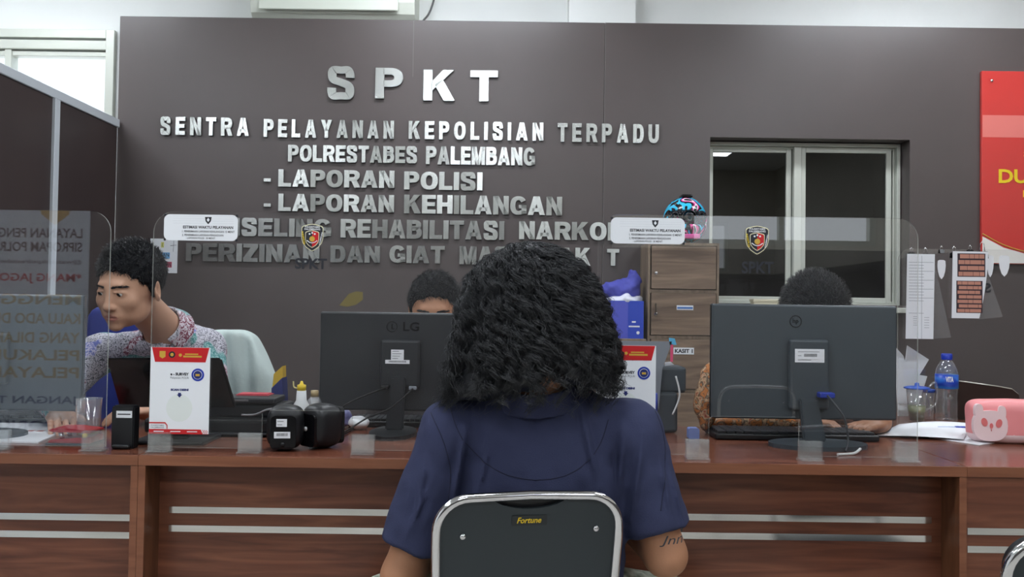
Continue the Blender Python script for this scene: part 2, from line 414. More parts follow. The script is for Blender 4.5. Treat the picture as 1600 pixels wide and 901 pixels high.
def strands(paths, r, name='hair', mats=None):
    """paths: (n,k,3) -> one mesh of thin three-sided tubes"""
    n, k, _ = paths.shape; T = np.gradient(paths, axis=1); T /= np.linalg.norm(T, axis=2, keepdims=True)+1e-9
    ref = np.array([.3, .9, .2]); A = np.cross(T, ref); A /= np.linalg.norm(A, axis=2, keepdims=True)+1e-9; B = np.cross(T, A)
    tp = np.linspace(1, .35, k)[None, :, None]*r
    V = np.stack([paths+(A*math.cos(a)+B*math.sin(a))*tp for a in (0, 2.094, 4.189)], 2).reshape(-1, 3)
    b = (np.arange(n)[:, None]*k+np.arange(k-1)[None])*3; b = b.ravel(); Q = []
    for s in range(3):
        s2 = (s+1) % 3; Q.append(np.stack([b+s, b+s2, b+3+s2, b+3+s], 1))
    Q = np.concatenate(Q)
    me = bpy.data.meshes.new(name); me.vertices.add(len(V)); me.vertices.foreach_set('co', V.astype(np.float32).ravel())
    me.loops.add(len(Q)*4); me.polygons.add(len(Q)); me.loops.foreach_set('vertex_index', Q.ravel().astype(np.int32))
    me.polygons.foreach_set('loop_start', np.arange(0, len(Q)*4, 4, dtype=np.int32)); me.polygons.foreach_set('loop_total', np.full(len(Q), 4, np.int32))
    me.update(calc_edges=True); me.polygons.foreach_set('use_smooth', [True]*len(me.polygons)); return me
def join(meshes, name):
    bm = bmesh.new()
    for m in meshes: bm.from_mesh(m)
    me = bpy.data.meshes.new(name); bm.to_mesh(me); bm.free(); return me

# ================================================================== SETTING
DW = 4.6                      # face of the brown wall cladding
XL, XR, YF, YB, ZC = -4.6, 4.0, -3.2, 4.85, 3.35
def struct(name, bm, m, **k): return meta(obj(name, bm, m, **k), kind='structure')
b = NB(); box(b, XL-.2, XR+.2, YF-.2, YB+.2, -.1, 0); struct('floor', b, TILE)
b = NB(); box(b, XL-.2, XR+.2, YF-.2, YB+.2, ZC, ZC+.1); struct('ceiling', b, WHITEW)
b = NB(); box(b, XR, XR+.15, YF, YB, 0, ZC); struct('wall_right', b, CREAM)
b = NB(); box(b, XL-.15, XL, YF, YB, 0, ZC); struct('wall_left', b, WHITEW)
# back wall (white) with the high left window opening
wx0, wx1, wz0, wz1 = X(-150, YB), X(172, YB), 1.9, Z(90, 48, YB)
b = NB()
box(b, XL, wx0, YB, YB+.15, 0, ZC); box(b, wx0, wx1, YB, YB+.15, 0, wz0); box(b, wx0, wx1, YB, YB+.15, wz1, ZC)
gx0, gx1, gz0, gz1 = X(1099, 4.72), X(1404, 4.72), Z(1250, 478, 4.72), Z(1250, 224, 4.72)
box(b, wx1, gx0, YB, YB+.15, 0, ZC); box(b, gx1, XR, YB, YB+.15, 0, ZC); box(b, gx0, gx1, YB, YB+.15, 0, gz0); box(b, gx0, gx1, YB, YB+.15, gz1, ZC)
struct('wall_back', b, WHITEW)
# brown cladding with window recess and joints
cx0, ct = X(176, DW), Z(560, 30, DW); cb = YB-.002
ox1 = X(1421, DW); oz1 = Z(1250, 216, DW); ox0 = gx0+.002; oz0 = gz0+.01
b = NB(); sx = X(941, DW)
g = .0015
box(b, cx0, sx-g, DW, cb, 0, ct, .003, 1); box(b, sx+g, ox0, DW, cb, 0, ct); box(b, ox0, ox1, DW, cb, oz1, ct)
box(b, ox0, ox1, DW, cb, 0, oz0); box(b, ox1, XR, DW, cb, 0, ct)
struct('wall_cladding', b, BROWN)
b = NB(); box(b, sx-g*.8, sx+g*.8, DW-.0012, DW+.003, .0, ct)
sx2 = X(639, DW); box(b, sx2-.001, sx2+.001, DW-.0008, DW+.003, Z(640, 120, DW), ct); struct('trim_1', b, mat('joint_line', (120, 114, 112), .6))
b = NB(); box(b, X(882, 4.8), X(985, 4.8), 4.72, YB-.002, ct, ZC); struct('trim_2', b, WHITEW)
# sliding window
w = struct('window_1', NB(), ALU); fy0, fy1 = 4.705, 4.80
b = NB(); fr = .022
def ringbox(b, x0, x1, z0, z1, t, y0, y1, tb=None):
    tb = tb or t
    box(b, x0, x0+t, y0, y1, z0, z1, .002, 1); box(b, x1-t, x1, y0, y1, z0, z1, .002, 1)
    box(b, x0+t, x1-t, y0, y1, z1-t, z1, .002, 1); box(b, x0+t, x1-t, y0, y1, z0, z0+tb, .002, 1)
ringbox(b, gx0, gx1, gz0, gz1, .02, 4.70, 4.83); ringbox(b, gx0+.02, gx1-.02, gz0+.02, gz1-.02, .012, 4.73, 4.80)
mx = X(1245, 4.72); box(b, mx-.025, mx+.02, 4.705, 4.79, gz0+.02, gz1-.02, .003, 1)
obj('window_frame', b, ALU, w)
for (a0, a1, yy) in ((gx0+.022, mx-.03, 4.735), (mx+.015, gx1-.045, 4.715)):
    b = NB(); ringbox(b, a0, a1, gz0+.022, gz1-.022, .03, yy, yy+.03); s = obj('sash', b, ALU, w)
    b = NB(); box(b, a0+.03, a1-.03, yy+.012, yy+.018, gz0+.05, gz1-.05); obj('pane', b, PANE, s)
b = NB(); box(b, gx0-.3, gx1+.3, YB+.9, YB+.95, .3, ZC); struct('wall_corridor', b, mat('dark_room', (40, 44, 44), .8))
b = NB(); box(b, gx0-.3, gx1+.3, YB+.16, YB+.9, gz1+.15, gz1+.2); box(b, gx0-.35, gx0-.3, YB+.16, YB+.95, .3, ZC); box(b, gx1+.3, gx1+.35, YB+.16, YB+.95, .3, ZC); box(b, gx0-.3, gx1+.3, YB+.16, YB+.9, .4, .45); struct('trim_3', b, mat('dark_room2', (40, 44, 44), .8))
# high left window
w = struct('window_2', NB(), ALU)
b = NB(); ringbox(b, wx0, wx1, wz0, wz1, .05, YB-.03, YB+.1); box(b, wx0+.05, wx1-.05, YB-.02, YB+.06, wz1-.115, wz1-.06, .003, 1)
ringbox(b, wx0+.05, wx1-.02, wz0+.05, wz1-.12, .03, YB+.0, YB+.06); px = X(3, YB); box(b, px-.02, px+.02, YB-.01, YB+.06, wz0, wz1-.1, .003, 1)
obj('window_frame', b, ALU, w)
b = NB(); box(b, wx0+.07, wx1-.04, YB+.03, YB+.035, wz0+.07, wz1-.14); obj('pane', b, SKYP, w)
# ridged canopy outside that window
b = NB(); n = 60
prev = None
for i in range(n+1):
    x = -6.5+i*.09; z = .018*(i % 2)
    cur = (b.verts.new((x, 5.3, 2.95+z)), b.verts.new((x, 8.0, 2.55+z)), b.verts.new((x, 8.0, 2.54+z)), b.verts.new((x, 5.3, 2.94+z)))
    if prev:
        b.faces.new((prev[0], prev[1], cur[1], cur[0])); b.faces.new((prev[3], cur[3], cur[2], prev[2]))
    prev = cur
o = obj('canopy_roof', b, mat('canopy_sheet', (225, 232, 238), .5, trans=0), None); meta(o, 'pale ridged canopy roof outside the high left window', 'roof')
# front wall behind the camera with daylight windows
b = NB(); wins = [(1.6, 3.3)]; fz0, fz1 = 1.8, 2.55
xs_ = [XL]
for a0, a1 in wins: xs_ += [a0, a1]
xs_.append(XR)
for i in range(0, len(xs_), 2): box(b, xs_[i], xs_[i+1], YF-.15, YF, 0, ZC)
for a0, a1 in wins: box(b, a0, a1, YF-.15, YF, 0, fz0); box(b, a0, a1, YF-.15, YF, fz1, ZC)
struct('wall_front', b, CREAM)
b = NB(); box(b, XL+.001, XR-.001, YF+.001, YF+.02, .001, 1.76); box(b, XL+.001, .9, YF+.001, YF+.02, 1.76, 2.6); struct('wall_front_added_panels', b, DARKW)  # dark sheets added behind the camera so the shields and letters reflect darker
b = NB(); box(b, XR-.02, XR-.001, YF+.03, 4.55, .001, 1.76); struct('wall_right_panelling', b, DARKW)
for i, (a0, a1) in enumerate(wins):
    w = struct('window_%d' % (i+3), NB(), ALU)
    b = NB(); ringbox(b, a0, a1, fz0, fz1, .05, YF-.1, YF-.02); m_ = (a0+a1)/2; box(b, m_-.025, m_+.025, YF-.09, YF-.03, fz0, fz1); obj('window_frame', b, ALU, w)
# baseboard of the cladding
b = NB(); box(b, cx0+.01, XR, DW-.012, DW, 0, .09); struct('baseboard_back', b, BROWN2)

# white framed partition along the left
XP = cx0
def pz(Y): # rail height from the photo (level rail)
    return Z(170, 190, 4.55)
rz_ = Z(172, 186, 4.58)
t = meta(thing('partition_screen', 'white-framed dark brown partition screen running back to the wall on the left', 'partition', (XP, 2.9, 0)), kind='structure')
b = NB(); box(b, -.02, .02, -1.4, 1.69, rz_-.045, rz_, .003, 1); box(b, -.02, .02, -1.4, 1.69, 0, .06)
obj('top_rail', b, ALUW, t)
yps = [W(75, 300, 4).y]
Yp = XP/((75-800)/F)
for yy in (Yp, Yp-1.25, Yp-2.5+.05):
    if yy-2.9 < -1.41: continue
    b = NB(); box(b, -.021, .025, yy-2.9-.022, yy-2.9+.022, 0.06, rz_-.045, .002, 1); obj('post', b, ALUW, t)
b = NB(); box(b, -.01, .01, -1.4, 1.68, .06, rz_-.045); obj('panel', b, BROWN2, t)

# ceiling lamps
for i, (x, y) in enumerate(LAMPS):
    t = thing('ceiling_lamp', 'rectangular ceiling lamp panel lighting the service hall', 'lamp', (x, y, ZC), group='ceiling lamps')
    b = NB(); box(b, -.62, .62, -.16, .16, -.06, -.001, .005, 1); obj('housing', b, WPLAS, t)
    b = NB(); box(b, -.58, .58, -.12, .12, -.064, -.0605); obj('diffuser', b, mat('lamp_glow', (240, 247, 255), emit=LAMP), t)

# air conditioner
Ya = 4.6
ax0, ax1, az = X(381, 4.62), X(640, 4.62), Z(500, 18, 4.6)
t = thing('air_conditioner', 'white wall air conditioner at the top edge of the brown wall', 'air conditioner', ((ax0+ax1)/2, 4.85, ct+.003))
hw = (ax1-ax0)/2
b = NB(); prof = [(0, 0), (-.17, .0), (-.215, .04), (-.235, .1), (-.235, .26), (-.2, .3), (0, .3)]
A = [[b.verts.new((sx_, y, z)) for y, z in prof] for sx_ in (-hw, hw)]
b.faces.new(A[0]); b.faces.new(A[1][::-1])
for k in range(len(prof)): b.faces.new((A[0][k], A[1][k], A[1][(k+1) % len(prof)], A[0][(k+1) % len(prof)]))
obj('body', b, mat('ac_white', (222, 226, 214), .4), t)
b = NB(); box(b, -hw+.05, hw-.09, -.245, -.236, .05, .24, .004, 1); obj('front_panel', b, mat('ac_white', ()), t)
b = NB(); box(b, -hw+.1, hw-.1, -.17, -.06, -.0, .004); obj('air_flap', b, mat('ac_white', ()), t)
b = NB(); tube(b, smooth_curve([(X(650, 4.8), 4.8, ct+.01), (X(653, 4.8), 4.8, ct+.06), (X(668, 4.8), 4.8, ct+.16), (X(690, 4.8), 4.8, ZC-.01)]), .006, 6)
meta(obj('cable', b, mat('cable_grey', (90, 90, 90))), 'thin grey cable on the white wall beside the air conditioner', 'cable')

# ================================================================== WALL LETTERING
def lettering(words, label, gapf, bold, y=DW):
    """words: (string, px0, px1, py_top, py_bottom)"""
    p0 = W(words[0][1], words[0][4], y)
    t = thing('wall_lettering', label, 'lettering', (p0.x, y, p0.z), group='brushed steel lines of lettering on the brown wall')
    for s, a0, a1, t0, t1 in words:
        mx_ = (a0+a1)/2; x0 = X(a0, y, (t0+t1)/2); x1 = X(a1, y, (t0+t1)/2); za = Z(mx_, t1, y); zb = Z(mx_, t0, y)
        if s == '-':
            b = NB(); box(b, x0-p0.x, x1-p0.x, -.012, 0, za-p0.z, zb-p0.z); obj('letter', b, [STEEL, STEELS], t); continue
        # stroke width is a share of the letter's own width; I is a lone stroke
        sw = bold; n = len(s); rel = [GW[c] if c != 'I' else sw for c in s]
        k = (x1-x0)/(sum(rel)+gapf*(n-1)); x = x0; zc = zb-za
        for c, r_ in zip(s, rel):
            b = NB(); wl = r_*k
            for P in pieces(c, wl/zc if c != 'I' else sw*k/zc, sw*k/zc, .215 if bold > .3 else .19):
                prism(b, [(px_*zc, pz_*zc) for px_, pz_ in P], -.014, 0, 0, 1)
            M = Matrix.Rotation(random.uniform(-.04, .04), 4, 'Z')@Matrix.Rotation(random.uniform(-.03, .03), 4, 'X')
            cx_ = Vector((wl/2, 0, zc/2))
            for v in b.verts: v.co = M@(v.co-cx_)+cx_
            obj('letter', b, [STEEL, STEELS], t, loc=(x-p0.x, 0, za-p0.z))
            x += wl+gapf*k
    return t
B_ = .045
lettering([('S', 512, 555, 105, 156), ('P', 587, 630, 107, 155), ('K', 662, 710, 110, 158), ('T', 735, 778, 111, 159)], 'steel letters SPKT, the largest line on the brown wall', .78, .31)
lettering([('SENTRA', 252, 390, 184, 212), ('PELAYANAN', 413, 616, 188, 216), ('KEPOLISIAN', 639, 849, 191, 219), ('TERPADU', 871, 1029, 194, 223)], 'widely spaced steel line reading SENTRA PELAYANAN KEPOLISIAN TERPADU', .46, .34)
lettering([('POLRESTABES', 451, 652, 228, 254), ('PALEMBANG', 666, 836, 230, 258)], 'narrow steel line reading POLRESTABES PALEMBANG', .1, .34)
lettering([('-', 413, 424, 279, 284), ('LAPORAN', 436, 617, 266, 293), ('POLISI', 632, 754, 269, 297)], 'steel line reading LAPORAN POLISI', .09, .34)
lettering([('-', 413, 424, 318, 323), ('LAPORAN', 436, 616, 304, 331), ('KEHILANGAN', 632, 878, 306, 335)], 'steel line reading LAPORAN KEHILANGAN', .09, .34)
lettering([('-', 268, 279, 354, 359), ('KONSELING', 292, 518, 341, 369), ('REHABILITASI', 533, 788, 344, 373), ('NARKOBA', 811, 1002, 347, 375)], 'steel line on counselling ending in REHABILITASI NARKOBA', .09, .34)
lettering([('PERIZINAN', 292, 500, 381, 409), ('DAN', 517, 594, 384, 410), ('GIAT', 609, 695, 384, 411), ('MASYARAK', 718, 922, 386, 414), ('T', 948, 967, 389, 415)], 'lowest steel line reading PERIZINAN DAN GIAT MASYARAKAT with one letter missing', .09, .34)

# paper notice taped to the wall
def flat(name, x0, x1, z0, z1, y, m, parent=None, th=.001):
    b = NB(); box(b, x0, x1, y-th, y, z0, z1); return obj(name, b, m, parent)
a = W(234, 426, DW); c = W(278, 373, DW)
t = thing('paper_notice', 'white paper notice with highlighted words taped behind the batik-shirted man', 'notice', (a.x, DW, a.z))
w_, h_ = c.x-a.x, c.z-a.z
flat('sheet', 0, w_, 0, h_, 0, PAPER, t)
for i, (wd, col, x0, x1, z0, z1) in enumerate(((0, (216, 214, 120), .1, .5, .74, .9), (1, (110, 168, 214), -.02, .72, .42, .6), (2, (196, 92, 116), 0, .8, .16, .33))):
    wd = ('AC', 'JANGAN', 'DINAIKKAN')[i]; x0 = (.36, .0, .0)[i]+.02
    b = NB(); box(b, x0*w_+.002, x1*w_, -.0016, -.001, z0*h_, z1*h_); hl = obj('highlight', b, mat('hl%d' % i, col, .7), t)
    b = NB(); text(b, wd, x0*w_+.006, x1*w_-.004, z0*h_+.004, z1*h_-.004, -.0018, .01); obj('word', b, INK, hl)
b = NB(); tube(b, [(w_*.84, -.0016, h_*.62), (w_*.86, -.0016, h_*.95)], .0012, 4); tube(b, [(w_*.74, -.0016, h_*.8), (w_*.95, -.0016, h_*.82)], .0012, 4); obj('pen_mark', b, INKG, t)

# flat yellow patch on the wall
b = NB(); prism(b, [(X(x, DW, y)-X(530, DW), Z(x, y, DW)-Z(530, 480, DW)) for x, y in ((530, 477), (545, 459), (556, 455), (567, 456), (567, 468), (556, 476), (543, 479))], -.0015, 0)
meta(obj('yellow_patch', b, mat('old_yellow', (118, 104, 50), .5), None, loc=(X(530, DW), DW, Z(530, 480, DW))), 'flat yellow patch on the brown wall left of the seated officer', 'sticker')

# red information board
a = W(1530, 412, DW); c = W(1780, 116, DW)
t = thing('red_board', 'red information board with yellow words at the right end of the wall', 'sign', (a.x, DW-.004, a.z)); w_, h_ = c.x-a.x, c.z-a.z
b = NB(); box(b, 0, w_, -.02, 0, 0, h_, .002, 1); obj('board', b, REDB, t)
flat('stripe', .004, w_-.004, h_*.655, h_*.77, -.02, REDL, t)
b = NB(); prism(b, [(.004, .004), (w_-.004, .004), (w_-.004, .01), (w_*.55, .03), (w_*.3, .05), (.12, .09), (.004, .15)], -.0215, -.02); obj('white_corner', b, mat('board_white', (232, 228, 222), .3), t)
b = NB(); tube(b, smooth_curve([(.004, -.021, .165), (.12, -.021, .105), (w_*.3, -.021, .065), (w_*.55, -.021, .045)]), .003, 4); obj('gold_line', b, GOLD, t)
sc = F/DW
for s, x0, x1, y0, y1 in (('DUMAS', 1556, 1665, 265, 287), ('SENTRA', 1595, 1680, 237, 247), ('PALEMBANG', 1594, 1690, 298, 309)):
    b = NB(); text(b, s, X(x0, DW)-a.x, X(x1, DW)-a.x, Z(x0, y1, DW)-a.z, Z(x0, y0, DW)-a.z, -.0225, .03); obj('word', b, YEL, t)
for px_, py_ in ((1545, 128),):
    b = NB(); box(b, -.006, .006, -.005, 0, -.006, .006, .002); lathe(b, [(.001, 0), (.009, .001), (.007, .006), (.001, .007)], 12)
    obj('screw', b, CHROME, t, loc=(X(px_, DW)-a.x, -.022, Z(px_, py_, DW)-a.z), rot=(PI/2, 0, 0))

# ================================================================== COUNTERS
ZT = Z(600, 716, 2.12); YC = 2.12; YD = 2.92
def counter(x0, x1, label, yp, strips, sidel=True, sider=True, inner=0.03, YD=2.78):
    t = thing('service_counter', label, 'counter', ((x0+x1)/2, YC, 0)); h = (x1-x0)/2
    b = NB(); box(b, -h, h, .002, YD-YC, ZT-.026, ZT, .0015, 1); obj('worktop', b, WOODT, t)
    b = NB(); box(b, -h, h, 0, .002, ZT-.026, ZT-.001); obj('edge_band', b, EDGE, t)
    for s, on in ((-1, sidel), (1, sider)):
        if not on: continue
        xx = sorted((s*h, s*(h-.018)))
        b = NB(); box(b, xx[0], xx[1], .004, YD-YC-.01, 0, ZT-.027); sp = obj('side_panel', b, WOODD, t)
        b = NB(); box(b, xx[0], xx[1], .001, .004, 0, ZT-.027); obj('edge_band', b, EDGE, sp)
    b = NB(); box(b, -h+(.0185 if sidel else 0), h-(.0185 if sider else 0), yp, yp+.018, 0, ZT-.027); obj('front_panel', b, WOOD, t)
    for zc in strips:
        b = NB(); box(b, -h+inner, h-inner, yp-.0015, yp, zc-.0085, zc+.0085); obj('mirror_strip', b, MIRROR, t)
    return t
xa, xb = X(216, YC, 720), X(1511, YC, 720)
zs1, zs2 = Z(1000, 806, 2.21), Z(1000, 835, 2.21)
counter(XP+.03, xa-.001, 'wooden counter unit at the left under the large monitor', .07, [Z(100, 807, 2.19), Z(100, 834.5, 2.19)])
counter(xa, xb, 'long wooden counter unit in front of the seated man', .09, [zs1, zs2], inner=.045)
counter(xb+.001, xb+1.5, 'wooden counter unit at the right under the pink case', .004, [Z(1550, 829, 2.13), Z(1550, 857, 2.13)], sidel=False, inner=.002, YD=3.25)

# ================================================================== ACRYLIC SHIELDS
def shield(x1, x0, ztop, label, Y=2.17, emblem=True, rot=0):
    Wd = x1-x0; t = thing('acrylic_shield', label, 'shield', (x0, Y, ZT), rot, group='clear acrylic shields on the counter')
    s = Wd/501.0; H = ztop-ZT; r = .055; zo = .112; e = .003
    o0, o1 = 176*s, 316*s
    pts = [(0, .012), (o0, .012), (o0, zo-.008), (o0+.008, zo), (o1-.008, zo), (o1, zo-.008), (o1, .012), (Wd, .012)]
    top = [p for p in rrect(0, Wd, .012, H, r, 10, (1, 1, 0, 0))][:22]
    pts = pts+top
    b = NB(); prism(b, pts, -.0025, .0025, 0, 1); obj('panel', b, [ACR, ACRE], t)
    for fx in (0, 140*s, o1, Wd-36*s):
        f = NB(); fw = 36*s
        box(f, fx, fx+fw, -.022, -.0035, 0, .006, .001, 1); box(f, fx, fx+fw, -.0085, -.003, .006, .052, .0008, 1)
        box(f, fx, fx+fw, .003, .0085, .006, .052, .0008, 1); box(f, fx, fx+fw, .0035, .02, 0, .006, .001, 1); box(f, fx, fx+fw, -.003, .003, 0, .0115)
        obj('foot', f, ACRF, t)
    return t
Ys = 2.17
xs0 = [(X(170, Ys, 500), X(-331, Ys, 500), Z(100, 329, Ys), 'acrylic shield at the far left before the large monitor'),
       (X(738, Ys, 500), X(237, Ys, 500), Z(480, 333, Ys), 'middle acrylic shield before the speakers and second monitor'),
       (X(1434, Ys, 500), X(933, Ys, 500), Z(1180, 338, Ys), 'acrylic shield before the monitor on the right')]
SH = [shield(*a) for a in xs0]

def crest(px, py, w, h, parent, Y=Ys-.003):
    """layered heraldic shield decal"""
    o = W(px, py, Y)-parent.location
    root = obj('emblem', NB(), CRM, parent, loc=(o.x, o.y, o.z))
    def out(k, dz=0):
        P = [(-.5, .36), (-.44, .42), (-.2, .475), (0, .5), (.2, .475), (.44, .42), (.5, .36), (.5, -.02), (.44, -.2), (.28, -.36), (.1, -.46), (0, -.5), (-.1, -.46), (-.28, -.36), (-.44, -.2), (-.5, -.02)]
        return [(x*w*k, z*h*k+dz) for x, z in P]
    b = NB(); prism(b, out(1), -.0006, 0); root.data = bpy.data.meshes.new('emblem'); b.to_mesh(root.data); b.free(); root.data.materials.append(CRM)
    b = NB(); prism(b, out(.94), -.001, -.0006); obj('black_field', b, INK, root)
    b = NB(); prism(b, out(.64, -h*.055), -.0014, -.001); obj('inner_border', b, CRM, root)
    P = out(.585, -h*.055)
    L_ = [p for p in P if p[0] <= 1e-9]; R_ = [p for p in P if p[0] >= -1e-9]
    R_ = [p for p in P[3:12]]; L_ = [P[3]]+P[2::-1]+P[:10:-1]
    b = NB(); prism(b, R_, -.0018, -.0014); obj('red_half', b, RED, root)
    b = NB(); prism(b, L_, -.0018, -.0014); obj('black_half', b, INK, root)
    b = NB()
    prism(b, [(math.cos(a*PI/4)*w*.13, math.sin(a*PI/4)*w*.13-h*.05) for a in range(8)], -.0022, -.0018); obj('gold_star', b, GOLD, root)
    b = NB()
    for dx, dz in ((-.12, .13), (0, .17), (.12, .13)):
        prism(b, [(dx*w+math.cos(a*PI/3)*w*.045, dz*h+math.sin(a*PI/3)*w*.045) for a in range(6)], -.0022, -.0018)
    tube(b, [(x*w, -.002, (-.2+x*x*1.6)*h) for x in (-.24, -.12, 0, .12, .24)], w*.02, 4)
    obj('white_marks', b, PAPER, root)
    b = NB(); text(b, 'POLRESTABES', -.34*w, .34*w, .35*h, .42*h, -.0015, .02); text(b, 'PALEMBANG', -.36*w, .36*w, .27*h, .335*h, -.0015, .02)
    obj('words', b, PAPER, root)
    for s in (-1, 1):
        b = NB(); wd = 'RESERSE' if s < 0 else 'KRIMINAL'
        text(b, wd, -.24*h, .24*h, -.035*w, .035*w, 0, .02)
        bmesh.ops.transform(b, matrix=Matrix.Translation((s*.40*w, -.0015, -.02*h))@Matrix.Rotation(-s*PI/2+(s*.18), 4, 'Y'), verts=b.verts[:])
        obj('words', b, YEL if s < 0 else PAPER, root)
def spkt(px0, px1, py0, py1, parent, Y=Ys-.0032):
    b = NB(); p = parent.location; text(b, 'SPKT', X(px0, Y, py0)-p.x, X(px1, Y, py0)-p.x, Z(px0, py1, Y)-p.z, Z(px0, py0, Y)-p.z, Y-p.y, .03)
    obj('decal_text', b, INK, parent)
sY = F/Ys
crest(488, 371, 34/sY, 43/sY, SH[1]); spkt(461, 511, 403, 420, SH[1])
crest(1183, 375, 36/sY, 45/sY, SH[2]); spkt(1159, 1209, 408, 427, SH[2])

def plaque(px0, px1, py0, py1, label, Y=Ys-.003):
    a = W(px0, py1, Y); c = W(px1, py0, Y); w_, h_ = c.x-a.x, c.z-a.z
    t = thing('service_time_plaque', label, 'sign', (a.x, Y, a.z), group='white service time plaques')
    b = NB(); prism(b, rrect(0, w_, 0, h_, h_*.22), -.0015, 0); obj('plate', b, PAPER, t)
    b = NB()
    for s, x0, x1, z0, z1, bo in (('ESTIMASI WAKTU PELAYANAN', .26, .94, .46, .57, .03), ('1. PENERIMAAN LAPORAN KEHILANGAN 15 MENIT', .25, .96, .31, .39, .015), ('2. PENERIMAAN LAPORAN PENGADUAN', .25, .81, .17, .25, .015), ('- LAPORAN POLISI : 30 MENIT', .3, .7, .06, .13, .012)):
        text(b, s, x0*w_, x1*w_, z0*h_, z1*h_, -.0018, bo)
    obj('words', b, INK, t)
    b = NB(); ww = .045*w_; cx = .6*w_; cz = .8*h_
    prism(b, [(cx-ww, cz+.11*h_), (cx+ww, cz+.11*h_), (cx+ww*.8, cz-.05*h_), (cx, cz-.17*h_), (cx-ww*.8, cz-.05*h_)], -.002, -.0015); e_ = obj('emblem', b, INK, t)
    b = NB(); prism(b, [(cx-ww*.45, cz), (cx, cz+.08*h_), (cx+ww*.45, cz), (cx, cz-.08*h_)], -.0024, -.002); obj('emblem_star', b, PAPER, e_)
    b = NB()
    for k in range(4): box(b, .12*w_, .55*w_, -.0017, -.0015, (.93-.09*k)*h_, (.935-.09*k)*h_); box(b, .66*w_, .95*w_, -.0017, -.0015, (.93-.09*k)*h_, (.935-.09*k)*h_)
    obj('fine_lines', b, mat('line_grey', (198, 202, 206), .6), t)
    b = NB()
    for cx, cz in ((.015, .97), (.985, .97), (.015, .03), (.985, .03)): box(b, cx*w_-.003, cx*w_+.003, -.002, 0, cz*h_-.003, cz*h_+.003, .001, 1)
    obj('corner_tape', b, INK, t)
plaque(256, 372, 336, 375, 'white service time plaque on the middle acrylic shield')
plaque(954, 1070, 341, 380, 'white service time plaque on the right acrylic shield')

